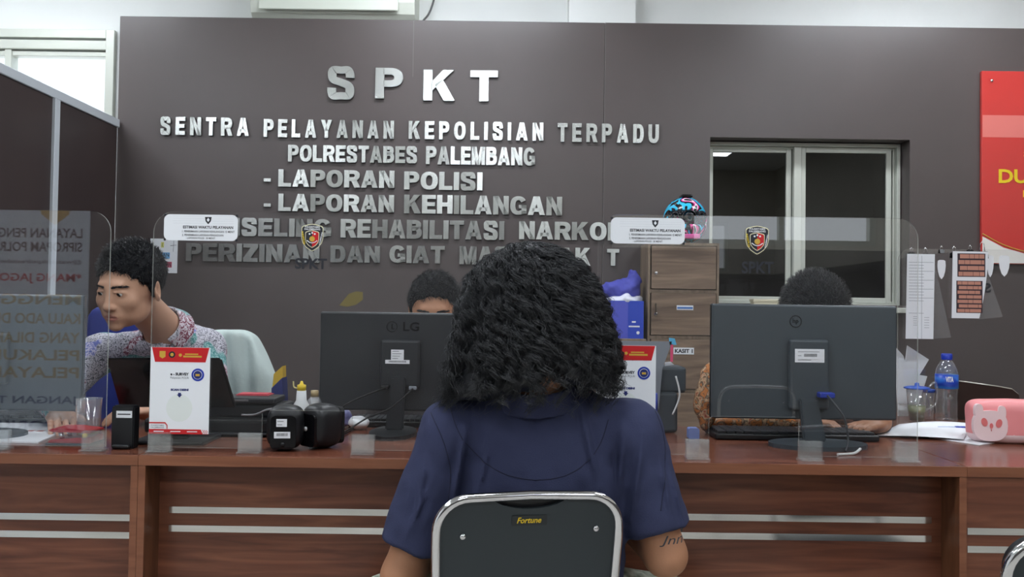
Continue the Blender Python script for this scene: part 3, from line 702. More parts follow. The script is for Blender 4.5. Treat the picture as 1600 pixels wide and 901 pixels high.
def poster(px0, px1, py0, py1, label, Y=Ys-.0035):
    a = W(px0, py1, Y); c = W(px1, py0, Y); w_, h_ = c.x-a.x, c.z-a.z
    t = thing('survey_poster', label, 'poster', (a.x, Y, a.z), group='survey posters on the shields')
    flat('sheet', 0, w_, 0, h_, 0, PAPER, t, .0015)
    y = -.0015
    def poly(name, P, m, d=.0004, par=t): b = NB(); prism(b, [(x*w_, z*h_) for x, z in P], y-d, y); return obj(name, b, m, par)
    poly('header_outline', [(.0, .995), (.045, .995), (.09, .835), (.94, .835), (.985, .995), (1, .995), (1, .99), (.95, .825), (.07, .825), (.0, .99)][:0] or [(.02, .998), (.075, .83), (.925, .83), (.985, .998)], RED)
    hd = poly('header_bar', [(.04, .99), (.085, .84), (.915, .84), (.965, .99)], RED, .0006)
    b = NB(); prism(b, [(.15*w_, .955*h_), (.25*w_, .955*h_), (.25*w_, .89*h_), (.2*w_, .87*h_), (.15*w_, .89*h_)], y-.001, y-.0006); obj('gold_crest', b, GOLD, hd)
    b = NB(); box(b, .55*w_, .86*w_, y-.001, y-.0006, .885*h_, .905*h_); box(b, .58*w_, .80*w_, y-.001, y-.0006, .915*h_, .93*h_); obj('header_words', b, GOLD, hd)
    b = NB(); prism(b, [((.5+.03*math.cos(k))*w_, (.91)*h_+.03*math.sin(k)*w_) for k in range(6)], y-.001, y-.0006); obj('small_badge', b, GOLD, hd)
    b = NB(); prism(b, [(.36*w_+.055*w_*math.cos(k*PI/8), .915*h_+.055*w_*math.sin(k*PI/8)) for k in range(16)], y-.001, y-.0006); obj('round_badge', b, INK, hd)
    b = NB(); prism(b, [(.36*w_+.03*w_*math.cos(k*PI/4), .915*h_+.03*w_*math.sin(k*PI/4)) for k in range(8)], y-.0014, y-.001); obj('badge_star', b, GOLD, hd)
    b = NB(); text(b, 'e - SURVEY', .34*w_, .65*w_, .675*h_, .708*h_, y-.0006, .04); obj('words', b, INK, t)
    b = NB(); text(b, 'Pelayanan POLRI', .34*w_, .65*w_, .63*h_, .66*h_, y-.0006, 0); obj('words', b, INKG, t)
    b = NB(); text(b, 'SCAN DISINI', .35*w_, .65*w_, .497*h_, .523*h_, y-.0006, .06); obj('words', b, INKB, t)
    poly('arrow', [(.475, .475), (.525, .475), (.525, .455), (.545, .455), (.5, .42), (.455, .455), (.475, .455)], INKB, .0006)
    lg = poly('round_logo', [(.8+.107*math.cos(k*PI/12), .685+.107*math.sin(k*PI/12)*w_/h_) for k in range(24)], BLUE, .0006)
    b = NB(); prism(b, [((.8+.075*math.cos(k*PI/10))*w_, .685*h_+.075*math.sin(k*PI/10)*w_) for k in range(20)], y-.001, y-.0006); obj('logo_ring', b, PAPER, lg)
    b = NB(); prism(b, [((.8+.068*math.cos(k*PI/10))*w_, .685*h_+.068*math.sin(k*PI/10)*w_) for k in range(20)], y-.0014, y-.001); obj('logo_disc', b, INKB, lg)
    b = NB(); box(b, .765*w_, .835*w_, y-.0018, y-.0014, .67*h_, .695*h_, .0002, 1); obj('logo_mark', b, GOLD, lg)
    poly('footer_bar', [(0, 0), (1, 0), (1, .004), (.9, .004), (.87, .055), (0, .055)], RED)
    poly('footer_tab', [(0, .135), (.27, .135), (.31, .1), (.31, .06), (.295, .06), (.295, .095), (.265, .12), (0, .12)], RED)
    b = NB(); text(b, 'POLRESTABES', .03*w_, .25*w_, .09*h_, .105*h_, y-.0006, .01); text(b, 'PALEMBANG', .03*w_, .25*w_, .067*h_, .082*h_, y-.0006, .01); obj('words', b, INKG, t)
    b = NB(); [box(b, q*w_, (q+.17)*w_, y-.0008, y-.0004, .024*h_, .034*h_) for q in (.08, .36, .64)]; obj('footer_words', b, PAPER, t)
    b = NB()
    for q in (.895, .925, .955): prism(b, [(q*w_, .05*h_), ((q+.01)*w_, .05*h_), ((q+.03)*w_, .03*h_), ((q+.01)*w_, .01*h_), (q*w_, .01*h_), ((q+.02)*w_, .03*h_)], y-.0008, y-.0004)
    obj('chevrons', b, RED, t)
    # faint green shapes printed behind
    b = NB(); prism(b, [((.5+.22*math.cos(k*PI/12))*w_, (.3+.16*math.sin(k*PI/12))*h_) for k in range(24)], y-.0002, y); obj('faint_shape', b, mat('pale_green', (229, 234, 231), .7), t)
poster(233, 329, 543, 677, 'white and red survey poster on the middle shield before the batik-shirted man')
poster(930, 1025, 540, 675, 'white and red survey poster half hidden behind the long-haired man')

# ================================================================== FURNITURE
def stacking_chair(label, loc, rz, group):
    """chrome tube chair; local frame: person faces +y, backrest at y=0"""
    t = thing('stacking_chair', label, 'chair', loc, rz, group)
    HW, zt, zs = .198, .80, .45
    back = []
    P = []
    # inverted U of the back: from rear seat corner up, over, down
    def lean(z): return -.0+(.80-z)*.16
    r = .07
    P += [(-HW+.006, lean(.44), .44), (-HW+.003, lean(.6), .6), (-HW, lean(zt-r-.03), zt-r-.03)]
    for k in range(9):
        a = math.radians(180-90*k/8); P.append((-HW+r+r*math.cos(a), lean(zt-r+r*math.sin(a)), zt-r+r*math.sin(a)))
    P += [(0, lean(zt), zt+.004)]
    for k in range(9):
        a = math.radians(90-90*k/8); P.append((HW-r+r*math.cos(a), lean(zt-r+r*math.sin(a)), zt-r+r*math.sin(a)))
    P += [(HW, lean(zt-r-.03), zt-r-.03), (HW-.003, lean(.6), .6), (HW-.006, lean(.44), .44)]
    b = NB(); tube(b, P, .0105, 14); obj('back_frame', b, CHROME, t)
    # shell of the backrest with the grip opening
    sh = rrect(-HW+.009, HW-.009, .47, zt-.008, .062, 8)
    b = NB(); outl = []
    o_ = rrect(-HW+.009, HW-.009, .50, zt-.010, .062, 8)
    notch = [(.075-.15*k/10, zt-.010-.017*math.sin(PI*k/10)**.7) for k in range(11)]
    i0 = 9; o2 = o_[:i0]+notch+o_[i0:]
    prism(b, o2, .002, .012)
    for v in b.verts: v.co.y += lean(v.co.z)
    bk = obj('back_shell', b, mat('chair_shell', (46, 54, 58), .5, bump=.05, bscale=300), t)
    b = NB(); t2 = bmesh.new(); prism(t2, rrect(-HW+.012, HW-.012, .50, zt-.002, .06, 8), .014, .05)
    merge(b, t2)
    for v in b.verts: v.co.y += lean(v.co.z)
    bmesh.ops.bevel(b, geom=[e for e in b.edges if len(e.link_faces) == 2 and e.calc_face_angle(0) > 1.2], offset=.01, segments=3, affect='EDGES')
    obj('back_cushion', b, mat('chair_vinyl', (22, 23, 27), .4, bump=.05), t)
    for sx_ in (-.142, .148):
        b = NB(); lathe(b, [(.001, 0), (.0075, .0005), (.006, .004), (.001, .0055)], 12)
        obj('screw', b, CHROME, bk, loc=(sx_, lean(zt-.075)+.002, zt-.075-(.008 if sx_ < 0 else 0)), rot=(PI/2, 0, 0))
    lz = zt-.052
    b = NB(); prism(b, rrect(-.038, .038, lz-.011, lz+.011, .002), -.0, .0022)
    for v in b.verts: v.co.y += lean(v.co.z)
    lb = obj('name_tag', b, mat('tag_dark', (30, 36, 38), .35), bk)
    b = NB(); text(b, 'Fortune', -.026, .026, lz-.006, lz+.007, -.0006, .02)
    for v in b.verts: v.co.x += (v.co.z-lz)*.25; v.co.y += lean(v.co.z)
    obj('lettering', b, YEL, lb, label='yellow slanted brand lettering')
    b = NB(); box(b, -.2, .2, .05, .44, zs-.05, zs, .022, 3); obj('seat', b, mat('chair_vinyl', ()), t, smooth=False)
    for s in (-1, 1):
        b = NB(); tube(b, smooth_curve([(s*(HW-.006), lean(.44), .44), (s*(HW-.006), .1, .4), (s*(HW-.006), .40, .39), (s*(HW), .45, .3), (s*HW, .47, .005)]), .0105, 10); obj('leg', b, CHROME, t)
        b = NB(); tube(b, smooth_curve([(s*(HW-.02), .16, .395), (s*(HW-.01), .05, .3), (s*HW, -.05, .005)]), .0105, 10); obj('leg', b, CHROME, t)
    return t
cpt = W(829, 768, 1.79)
CH = stacking_chair('black chrome-framed chair the long-haired man sits on', (cpt.x, 1.775, 0), math.radians(10), 'chrome-framed visitor chairs')
dup(CH, (X(1568, 1.5)+.205, 1.47, 0), math.radians(-8), 'chrome-framed chair cut off at the lower right corner of the photo')
dup(CH, (1.30, -.05, 0), math.radians(180), 'black chair mirrored in the right acrylic shield')

def office_chair(label, loc, rz, m, name='office_chair', h=1.0, w=.44):
    t = thing(name, label, 'chair', loc, rz, None)
    me = soft(lambda P: smax(smax(np.abs(P[:, 0])-w/2, np.abs(P[:, 2]-h+.25)-.25, .06), np.abs(P[:, 1])-.035, .03), (-.3, -.12, h-.56), (.3, .12, h+.12), .015)
    obj('backrest', me, m, t)
    b = NB(); box(b, -max(w, .4)/2, max(w, .4)/2, -.46, -.04, .34, .405, .03, 3); obj('seat', b, m, t)
    b = NB(); box(b, -.03, .03, .03, .05, .3, h-.2, .008, 2); obj('back_support', b, BLACKP, t)
    b = NB(); lathe(b, [(.03, .1), (.03, .25), (.022, .25), (.022, .34)], 16, (0, -.22, 0)); obj('gas_post', b, BLACKP, t)
    b = NB()
    for k in range(5):
        a = 2*PI*k/5; tube(b, [(0, -.22, .11), (.28*math.cos(a), -.22+.28*math.sin(a), .07)], [.025, .015], 8)
    obj('base', b, BLACKP, t)
    for k in range(5):
        a = 2*PI*k/5; b = NB(); tube(b, [(-.012, 0, 0), (.012, 0, 0)], .028, 12); obj('caster', b, BLACKP, t, loc=(.28*math.cos(a), -.22+.28*math.sin(a), .029), rot=(0, 0, a))
    return t
BLUEV = mat('blue_vinyl', (44, 58, 140), .6)
office_chair('blue-backed office chair behind the batik-shirted man', (X(190, 3.22), 3.22, 0), 0, BLUEV, h=Z(150, 478, 3.22), w=.25)
cc = W(352, 518, 3.2)
office_chair('dark office chair under the pale cloth beside the batik-shirted man', (cc.x, 3.2, 0), PI, mat('chair_fabric', (48, 50, 58), .9), h=cc.z-.03, w=.2)
# pale cloth thrown over it
def clothf(P):
    x = P[:, 0]-cc.x; z = P[:, 2]; zt = cc.z+.008
    d = (zt-z)
    hw_ = .09+.34*np.clip(d, 0, .3)-.35*np.clip(d-.17, 0, .1)
    xo = x-.015-.15*np.clip(d, 0, .3)
    top = z-zt+1.9*np.clip(np.abs(xo)-.03, 0, 1)**2*1.2
    fold = .008*np.sin(x*85+z*12)+.006*np.sin(x*45-z*9)
    th = np.abs(P[:, 1]-3.2)-(.056+.05*np.clip(d, 0, .3))+fold
    s = np.abs(xo)-hw_
    return smax(smax(smax(th, s, .03), top, .03), -(z-(zt-.29)), .02)*.7
obj('draped_cloth', soft(clothf, (cc.x-.32, 3.0, cc.z-.32), (cc.x+.32, 3.4, cc.z+.04), .008), CLOTH)
meta(bpy.data.objects['draped_cloth'], 'pale green-white cloth thrown over the chair beside the batik-shirted man', 'cloth')

office_chair('dark office chair hidden behind the middle monitor under the officer', (-.26, 3.26, 0), 0, mat('chair_fabric', ()), h=.9, w=.40)
office_chair('dark office chair hidden behind the right monitor under the bent person', (.95, 3.28, 0), 0, mat('chair_fabric', ()), h=.9, w=.40)
# wooden locker, helmet
YL = 4.32
a = W(1012, 480, YL); c = W(1124, 380, YL); lw, lh = c.x-a.x, c.z
t = thing('locker_cabinet', 'tall narrow wood-grain locker cabinet below the helmet', 'cabinet', (a.x, YL, 0))
b = NB(); box(b, 0, .012, .0, .26, 0, lh, .001, 1); box(b, lw-.012, lw, 0, .26, 0, lh, .001, 1); box(b, .012, lw-.012, 0, .26, lh-.014, lh); box(b, .012, lw-.012, .25, .26, 0, lh-.014); box(b, .012, lw-.012, .03, .25, 0, .06)
zb_ = [lh-.016, Z(1068, 455, YL), Z(1068, 527, YL), .78, .5, .06]
for z in zb_[1:-1]: box(b, .012, lw-.012, .002, .25, z-.008, z+.008)
obj('body', b, LOCKF, t)
for i in range(5):
    z1 = zb_[i]-(.010 if i else .002); z0 = zb_[i+1]+.012
    b = NB(); box(b, .018, lw-.016, -.004, .014, z0, z1, .0015, 1); d = obj('door', b, LOCKW, t)
    if i == 0: z1 += 0
    b = NB(); lathe(b, [(.008, 0), (.009, .006), (.004, .008), (.001, .008)], 12); obj('lock', b, CHROME, d, loc=(.042, -.004, (z0+z1)/2-(.03 if i == 0 else .0)), rot=(PI/2, 0, 0))
    b = NB(); box(b, .036, .042, -.022, -.012, (z0+z1)/2-.005, (z0+z1)/2+.055, .002, 1); box(b, .037, .041, -.013, -.004, (z0+z1)/2, (z0+z1)/2+.006); box(b, .037, .041, -.013, -.004, (z0+z1)/2+.044, (z0+z1)/2+.05)
    if i: obj('handle', b, mat('bronze', (90, 80, 70), .4, .8), d)
    else: b.free()
def pl(px0, px1, py0, py1, nm, m, y, dy=.0015):
    p, q = W(px0, py1, YL), W(px1, py0, YL); return flat(nm, p.x-a.x, q.x-a.x, p.z, q.z, y, m, t, dy)
pl(1057, 1083, 477, 484, 'label_plate', PAPER, -.004); pl(1058, 1082, 479.5, 482, 'label_insert', mat('label_blue', (70, 120, 190)), -.0055)
pl(1052, 1084, 543, 553, 'label_plate', PAPER, -.004)
b = NB(); p, q = W(1054, 551, YL), W(1082, 545, YL); text(b, 'KASIT 1', p.x-a.x, q.x-a.x, p.z, q.z, -.006, .04); obj('label_text', b, INK, t)
# helmet
hp = W(1070, 344, 4.44)
HM = ramped('helmet_paint', [(.0, (14, 14, 20)), (.40, (14, 14, 20)), (.405, (60, 190, 230)), (.49, (60, 190, 230)), (.495, (24, 20, 36)), (.56, (24, 20, 36)), (.565, (225, 70, 150)), (.62, (225, 70, 150)), (.625, (235, 235, 240)), (.66, (20, 20, 30))], (1, 1, .6), 9, 1, .18, dist=1.6, const=True)
t = thing('motorcycle_helmet', 'black motorcycle helmet with cyan and pink stripes on the locker cabinet', 'helmet', (hp.x, 4.44, lh))
hz = hp.z-lh+.002
def hel(P):
    d = sell(P, (0, .0, hz), (.114, .128, .122))
    d = smin(d, sell(P, (0, -.03, hz-.055), (.098, .115, .068)), .03)
    d = smax(d, -sell(P, (0, 0, hz-.02), (.098, .112, .108)), .004)
    d = smax(d, -(P[:, 2]-.003), .01)
    op = smax(smax(np.abs(P[:, 2]-(hz+.0))-.036, P[:, 1]+.02, .01), np.abs(P[:, 0])-.095, .01)
    return smax(d, -op, .008)
obj('shell', soft(hel, (-.13, -.16, -.01), (.13, .14, hz+.14), .005), HM, t)
me = soft(lambda P: smax(smax(np.abs(sell(P, (0, -.0, hz), (.112, .127, .12)))-.0015, np.abs(P[:, 2]-hz)-.042, .004), P[:, 1]+.015, .004), (-.13, -.14, hz-.06), (.13, 0, hz+.06), .005)
obj('visor', me, mat('smoke_visor', (30, 34, 40), .08), t)
b = NB(); box(b, -.03, .03, -.06, .02, hz+.112, hz+.13, .008, 2); obj('top_vent', b, GLOSSB, t)
b = NB(); box(b, -.05, .05, -.153, -.136, .02, .045, .006, 2); obj('chin_vent', b, mat('pink_trim', (220, 80, 160), .3), t)

# blue tub with cloths on a low cabinet left of the locker
Yt = 4.3; p = W(944, 528, Yt); q = W(1006, 470, Yt)
t = thing('side_cabinet', 'low wooden side cabinet under the blue box', 'cabinet', (p.x-.02, Yt-.02, 0))
b = NB(); wc = a.x-p.x+.01; box(b, 0, wc, .0, .3, 0, p.z-.001, .003, 1); obj('body', b, LOCKF, t)
b = NB(); box(b, .01, wc-.01, -.012, 0, .05, p.z-.03, .002, 1); d_ = obj('door', b, LOCKW, t)
b = NB(); box(b, wc-.05, wc-.04, -.03, -.012, p.z-.2, p.z-.1, .003, 1); obj('handle', b, CHROME, d_)
t = thing('blue_box', 'blue cardboard box with white print beside the locker cabinet', 'box', (p.x, Yt, p.z)); bw = q.x-p.x; bh = q.z-p.z
b = NB(); box(b, 0, bw, 0, .006, 0, bh); box(b, 0, bw, .194, .2, 0, bh); box(b, 0, .006, .006, .194, 0, bh); box(b, bw-.006, bw, .006, .194, 0, bh); box(b, .006, bw-.006, .006, .194, 0, .006)
obj('carton', b, mat('carton_blue', (40, 72, 190), .5), t)
b = NB(); box(b, bw*.62, bw*.9, -.0008, 0, bh*.3, bh*.34); box(b, bw*.7, bw*.8, -.0008, 0, bh*.42, bh*.46); prism(b, [(bw*.86+.009*math.cos(k), .03+.009*math.sin(k)) for k in range(6)], -.0008, 0); obj('white_print', b, PAPER, t)
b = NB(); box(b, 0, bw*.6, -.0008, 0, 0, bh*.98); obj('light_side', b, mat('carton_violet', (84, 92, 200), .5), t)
cx_, cz_ = bw/2, bh
def crump(c, r, f, amp, s): return lambda P: sell(P, c, r)+amp*wob(P, f, s)
me = soft(crump((p.x+cx_-.0, Yt+.1, p.z+bh+.0), (bw*.52, .1, .045), 60, .012, 1), (p.x-.05, Yt-.05, p.z+bh-.08), (q.x+.05, Yt+.25, p.z+bh+.08), .007)
meta(obj('plastic_bag', me, mat('bag_white', (225, 228, 240), .35)), 'crumpled white plastic bag spilling over the rim of the blue box', 'bag')
me = soft(lambda P: smin(sell(P, (p.x+.08, Yt+.11, p.z+bh+.05), (.10, .085, .055)), sell(P, (p.x+.165, Yt+.11, p.z+bh+.085), (.035, .06, .085), ), .05)+.010*wob(P, 55, 3)+.004*wob(P, 130, 1), (p.x-.07, Yt-.02, p.z+bh-.02), (q.x+.05, Yt+.24, p.z+bh+.22), .007)
meta(obj('folded_cloth', me, mat('cloth_violet', (70, 74, 170), .7)), 'crumpled violet-blue cloth heaped on top of the blue box', 'cloth')
# cream box on the window sill
p = W(1178, 476, 4.5); b = NB(); box(b, 0, .14, 0, .07, 0, .032, .003, 1); box(b, -.004, .144, -.004, .074, .022, .036, .002, 1)
sill = NB(); box(sill, gx0+.0, gx1, 4.47, DW-.001, Z(1250, 478, 4.5)-.03, Z(1250, 478, 4.5)-.002, .003, 1); struct('trim_4', sill, ALU)
meta(obj('small_box', b, mat('box_cream', (222, 214, 190), .6), loc=(p.x, 4.5, Z(1250, 478, 4.5)-.001)), 'small cream box on the sill of the dark window', 'box')

# ================================================================== DESK THINGS
def monitor(label, x0, x1, z0, z1, Y, m, panel, logo=None, th=.035, neck=.05, nx=None, group='computer monitors seen from behind', foot=(.24, .18), tiltneck=0, nz=None):
    t = thing('computer_monitor', label, 'monitor', ((x0+x1)/2, Y, ZT), 0, group); h = (x1-x0)/2; a0, a1 = z0-ZT, z1-ZT
    b = NB(); box(b, -h, h, .012, .03, a0, a1, .004, 2); obj('screen', b, GLOSSB, t)
    b = NB(); box(b, -h, h, 0, .013, a0, a1, .006, 2)
    obj('back_cover', b, m, t)
    b = NB(); box(b, -h+.02, h-.02, .0301, .031, a0+.02, a1-.02); obj('display_glass', b, mat('screen_glow', (90, 110, 130), .2, emit=.3), t)
    (p0, p1, q0, q1) = panel
    b = NB(); box(b, p0-t.location.x, p1-t.location.x, -.022, .001, q0-ZT, q1-ZT, .008, 3); ph = obj('rear_housing', b, m, t)
    nx = (p0+p1)/2-t.location.x if nx is None else nx-t.location.x
    nt = (q0-ZT)+.0 if nz is None else nz-ZT
    b = NB(); pr = [(-neck/2, .0), (neck/2, .0), (neck/2-.006, nt+.02), (-neck/2+.006, nt+.02)]
    prism(b, [(x+nx+(tiltneck*(1-z/(nt+.02))), z+.012) for x, z in pr], -.034, -.016); bmesh.ops.bevel(b, geom=b.edges[:], offset=.004, segments=2, affect='EDGES')
    obj('neck', b, m, t)
    b = NB(); fx, fy = foot; t2 = bmesh.new()
    vs = [(nx+tiltneck+fx/2*math.cos(k*PI/12), -.05+fy/2*math.sin(k*PI/12)) for k in range(24)]
    A = [t2.verts.new((x, y, 0)) for x, y in vs]; B2 = [t2.verts.new((x*1, y, .012)) for x, y in vs]
    t2.faces.new(A[::-1]); t2.faces.new(B2)
    for k in range(24): t2.faces.new((A[k], A[(k+1) % 24], B2[(k+1) % 24], B2[k]))
    merge(b, t2); obj('stand_base', b, m, t)
    return t, ph
def sticker(parent, ox, x0, x1, z0, z1, y, m=PAPER, nm='label_sticker', lines=0, bar=False):
    b = NB(); box(b, x0-ox.x, x1-ox.x, y-.0008, y, z0-ox.z, z1-ox.z); o = obj(nm, b, m, parent)
    if lines:
        b = NB()
        for k in range(lines): zz = z0+(z1-z0)*(k+.6)/(lines+.3); box(b, x0+.1*(x1-x0)-ox.x, x0+(x1-x0)*(.55+.35*((k*37) % 5)/5)-ox.x, y-.0011, y-.0008, zz-.0006-ox.z, zz+.0006-ox.z)
        obj('print_lines', b, INK, parent)
    if bar:
        b = NB(); x = x0+.15*(x1-x0)
        while x < x1-.15*(x1-x0): w_ = random.choice((.0004, .0007, .001)); box(b, x-ox.x, x+w_-ox.x, y-.0011, y-.0008, z0+.35*(z1-z0)-ox.z, z1-.2*(z1-z0)-ox.z); x += w_+.0008
        obj('barcode', b, INK, parent)
    return o
# middle monitor
Y1 = 2.56
def R4(px0, px1, py0, py1, Y): return (X(px0, Y, (py0+py1)/2), X(px1, Y, (py0+py1)/2), Z((px0+px1)/2, py1, Y), Z((px0+px1)/2, py0, Y))
m0 = R4(499, 757, 488, 642, Y1)
mt, ph = monitor('black monitor back in the middle hiding the seated officer', *m0, Y1, MONB, R4(594, 656, 531, 605, Y1-.02), nx=X(625, Y1-.02), neck=.055, foot=(.14, .24), tiltneck=-.01)
L = mt.location
r = R4(611, 631, 546, 562, Y1-.022); sticker(ph, L, *r, -.0222, lines=4)
r = R4(602, 640, 562, 568, Y1-.022); sticker(ph, L, *r, -.0222, bar=True)
r = R4(630, 655, 503, 517, Y1); b = NB(); text(b, 'LG', r[0]-L.x, r[1]-L.x, r[2]-L.z, r[3]-L.z, -.0006, .02); obj('logo', b, GLOSSB, mt)
r = R4(603, 622, 502, 518, Y1); cxl, czl, rl = (r[0]+r[1])/2-L.x, (r[2]+r[3])/2-L.z, (r[3]-r[2])/2
b = NB(); tube(b, [(cxl+rl*math.cos(k*PI/12), -.001, czl+rl*math.sin(k*PI/12)) for k in range(24)], .0012, 4, closed=True); box(b, cxl-.002, cxl+.002, -.0015, 0, czl-rl*.5, czl+rl*.5); box(b, cxl, cxl+rl*.5, -.0015, 0, czl-rl*.5, czl-rl*.5+.002); obj('logo_ring', b, GLOSSB, mt)
for px_, py_, mm in ((601, 605, RUB), (645, 606, GREYP)):
    o_ = W(px_, py_, Y1-.02); b = NB(); box(b, -.012, .012, -.02, .0, -.006, .006, .002, 1); obj('plug', b, mm, mt, loc=(o_.x-L.x, -.005, o_.z-L.z))
def cable(name, label, pts, r=.0025, m=RUB):
    b = NB(); tube(b, smooth_curve(pts, 8), r, 6); return meta(obj(name, b, m), label, 'cable')
def wp(px, py, Y): return W(px, py, Y)
cable('power_cable', 'black power cable drooping left from the middle monitor back', [wp(601, 606, Y1-.03), wp(585, 612, Y1-.06), wp(560, 622, Y1-.1), wp(535, 636, Y1-.1), (X(515, 2.5), 2.5, ZT+.03), (X(505, 2.6), 2.62, ZT+.005)])
cable('video_cable', 'black video cable looping from the middle monitor to the desk', [wp(645, 607, Y1-.03), wp(625, 625, Y1-.07), wp(605, 640, Y1-.1), wp(575, 652, Y1-.1), (X(545, 2.45), 2.44, ZT+.02), (X(520, 2.42), 2.42, ZT+.004)])
# right monitor
Y2 = 2.45; m0 = R4(1112, 1402, 476, 655, Y2)
mt, ph = monitor('dark grey monitor back on the right below the window', *m0, Y2, MONG, R4(1234, 1296, 530, 640, Y2-.02), nx=X(1262, Y2-.02), neck=.065, foot=(.28, .17), tiltneck=.02)
L = mt.location
r = R4(1242, 1288, 545, 566, Y2-.022); sticker(ph, L, *r, -.0222, lines=3)
r = R4(1252, 1280, 550, 561, Y2-.022); sticker(ph, L, *r, -.0232, bar=True)
r = R4(1236, 1250, 493, 511, Y2); cxl, czl, rl = (r[0]+r[1])/2-L.x, (r[2]+r[3])/2-L.z, (r[3]-r[2])/2
b = NB(); tube(b, [(cxl+rl*math.cos(k*PI/12), -.001, czl+rl*math.sin(k*PI/12)) for k in range(24)], .0012, 4, closed=True); text(b, 'hp', cxl-rl*.5, cxl+rl*.5, czl-rl*.5, czl+rl*.5, -.001, .01); obj('logo_ring', b, GLOSSB, mt)
o_ = W(1287, 616, Y2-.02); b = NB(); box(b, -.022, .022, -.03, .0, -.008, .008, .003, 1); obj('plug', b, BLUE, mt, loc=(o_.x-L.x, -.022, o_.z-L.z), label='blue video plug')
cable('monitor_cable', 'grey video cable hanging from the blue plug of the right monitor', [wp(1293, 618, Y2-.06), wp(1305, 632, Y2-.1), wp(1320, 655, Y2-.12), (X(1326, 2.33), 2.33, ZT+.03), (X(1322, 2.3), 2.30, ZT+.004)], .003, mat('cable_dgrey', (60, 64, 68), .5))
cable('white_plug_cable', 'thin cable with white end lying under the right monitor', [(X(1350, 2.28), 2.30, ZT+.012), (X(1335, 2.27), 2.27, ZT+.004), (X(1310, 2.25), 2.25, ZT+.004)], .004, WPLAS)
# left monitor
Y3 = 2.42; m0 = R4(-150, 126, 459, 641, Y3)
monitor('large dark monitor back at the left edge of the photo', *m0, Y3, MONG, R4(-60, 10, 520, 600, Y3-.02), foot=(.28, .2))
# small leaning screen behind the poster
Y4 = 2.30; c0, c1, c2, c3 = W(165, 559, 2.26), W(344, 559, 2.26), W(368, 636, 2.34), W(186, 636, 2.34)
t = thing('small_monitor', 'small black leaning monitor half hidden by the survey poster', 'monitor', ((c0.x+c2.x)/2, Y4, ZT)); z0_ = c2.z-ZT
def slab(cs, off, th):
    b = NB(); A = [b.verts.new(c-t.location+Vector((0, off, 0))) for c in cs]; B2 = [b.verts.new(c-t.location+Vector((0, off+th, 0))) for c in cs]
    b.faces.new(A); b.faces.new(B2[::-1])
    for k in range(4): b.faces.new((A[k], B2[k], B2[(k+1) % 4], A[(k+1) % 4]))
    return b
b = slab((c0, c1, c2, c3), 0, .016); bmesh.ops.bevel(b, geom=b.edges[:], offset=.005, segments=2, affect='EDGES'); obj('screen_back', b, GLOSSB, t)
cm_ = (c0+c1+c2+c3)/4; b = slab([cm_+(c-cm_)*.93 for c in (c0, c1, c2, c3)], .0162, .0006); obj('display_glass', b, mat('screen_glow', ()), t)
b = NB(); box(b, -.04, .04, .02, .04, .008, z0_+.03, .004, 1); obj('neck', b, BLACKP, t)
b = NB(); box(b, -.1, .1, -.03, .12, 0, .01, .004, 2); obj('stand_base', b, BLACKP, t)
# card reader box
p, q = W(176, 694, 2.215), W(212, 633, 2.215)
t = thing('card_reader', 'upright black box with a small white label left of the survey poster', 'device', (p.x, 2.205, ZT)); w_, h_ = q.x-p.x, q.z-ZT
b = NB(); prism(b, [(0, 0), (w_, 0), (w_*1.02, h_*.97), (w_*.9, h_), (w_*.05, h_), (-.01*w_, h_*.93)], 0, .035); bmesh.ops.bevel(b, geom=b.edges[:], offset=.003, segments=2, affect='EDGES'); obj('case', b, BLACKP, t)
b = NB(); box(b, w_*.22, w_*.93, -.001, 0, h_*.72, h_*.88); lb = obj('label', b, PAPER, t)
b = NB(); box(b, w_*.28, w_*.86, -.0014, -.001, h_*.79, h_*.815); obj('print_line', b, INK, lb)
b = NB(); box(b, w_*.1, w_*.9, -.012, 0, .002, .012, .003, 1); obj('slot_lip', b, BLACKP, t)
# black printer
Y5 = 2.50; p, q = W(218, 690, 2.42), W(455, 630, 2.5)
t = thing('printer', 'wide black printer behind the middle shield left of the speakers', 'printer', ((p.x+q.x)/2, Y5, ZT)); h = (q.x-p.x)/2; hz_ = q.z-ZT
b = NB(); box(b, -h, h, -.06, .09, 0.004, hz_*.55, .012, 3); box(b, -h+.01, h-.01, -.02, .09, hz_*.5, hz_, .012, 3); obj('case', b, BLACKP, t)
b = NB(); box(b, -h-.0+.02, h-.04, -.03, .085, hz_+.001, hz_+.018, .005, 2); obj('scanner_lid', b, MONB, t)
b = NB(); box(b, -.08, .09, -.034, -.03, hz_+.007, hz_+.013, .001, 1); obj('silver_strip', b, CHROME, t)
b = NB(); box(b, -h+.05, h-.05, -.08, -.058, .006, .012, .002, 1); obj('output_tray', b, MONB, t)
p_ = W(440, 622, 2.5)
cable('grey_cable', 'grey cable lying across the black printer', [(X(384, 2.45), 2.432, ZT+hz_*.7), (X(405, 2.45), 2.43, ZT+hz_*.72), (X(430, 2.45), 2.42, ZT+hz_*.92), (X(455, 2.45), 2.44, ZT+hz_*.85), (X(470, 2.5), 2.5, ZT+.02)], .003, mat('cable_lgrey', (150, 150, 155), .4))
b = NB(); box(b, -.05, .05, -.03, .03, 0, .002); box(b, -.045, .045, -.028, .02, .002, .005)
meta(obj('red_slip', b, mat('red_paper', (190, 70, 80), .6), loc=(X(400, 2.55), 2.56, ZT+hz_+.0185)), 'small red and white slip lying on the black printer', 'paper')
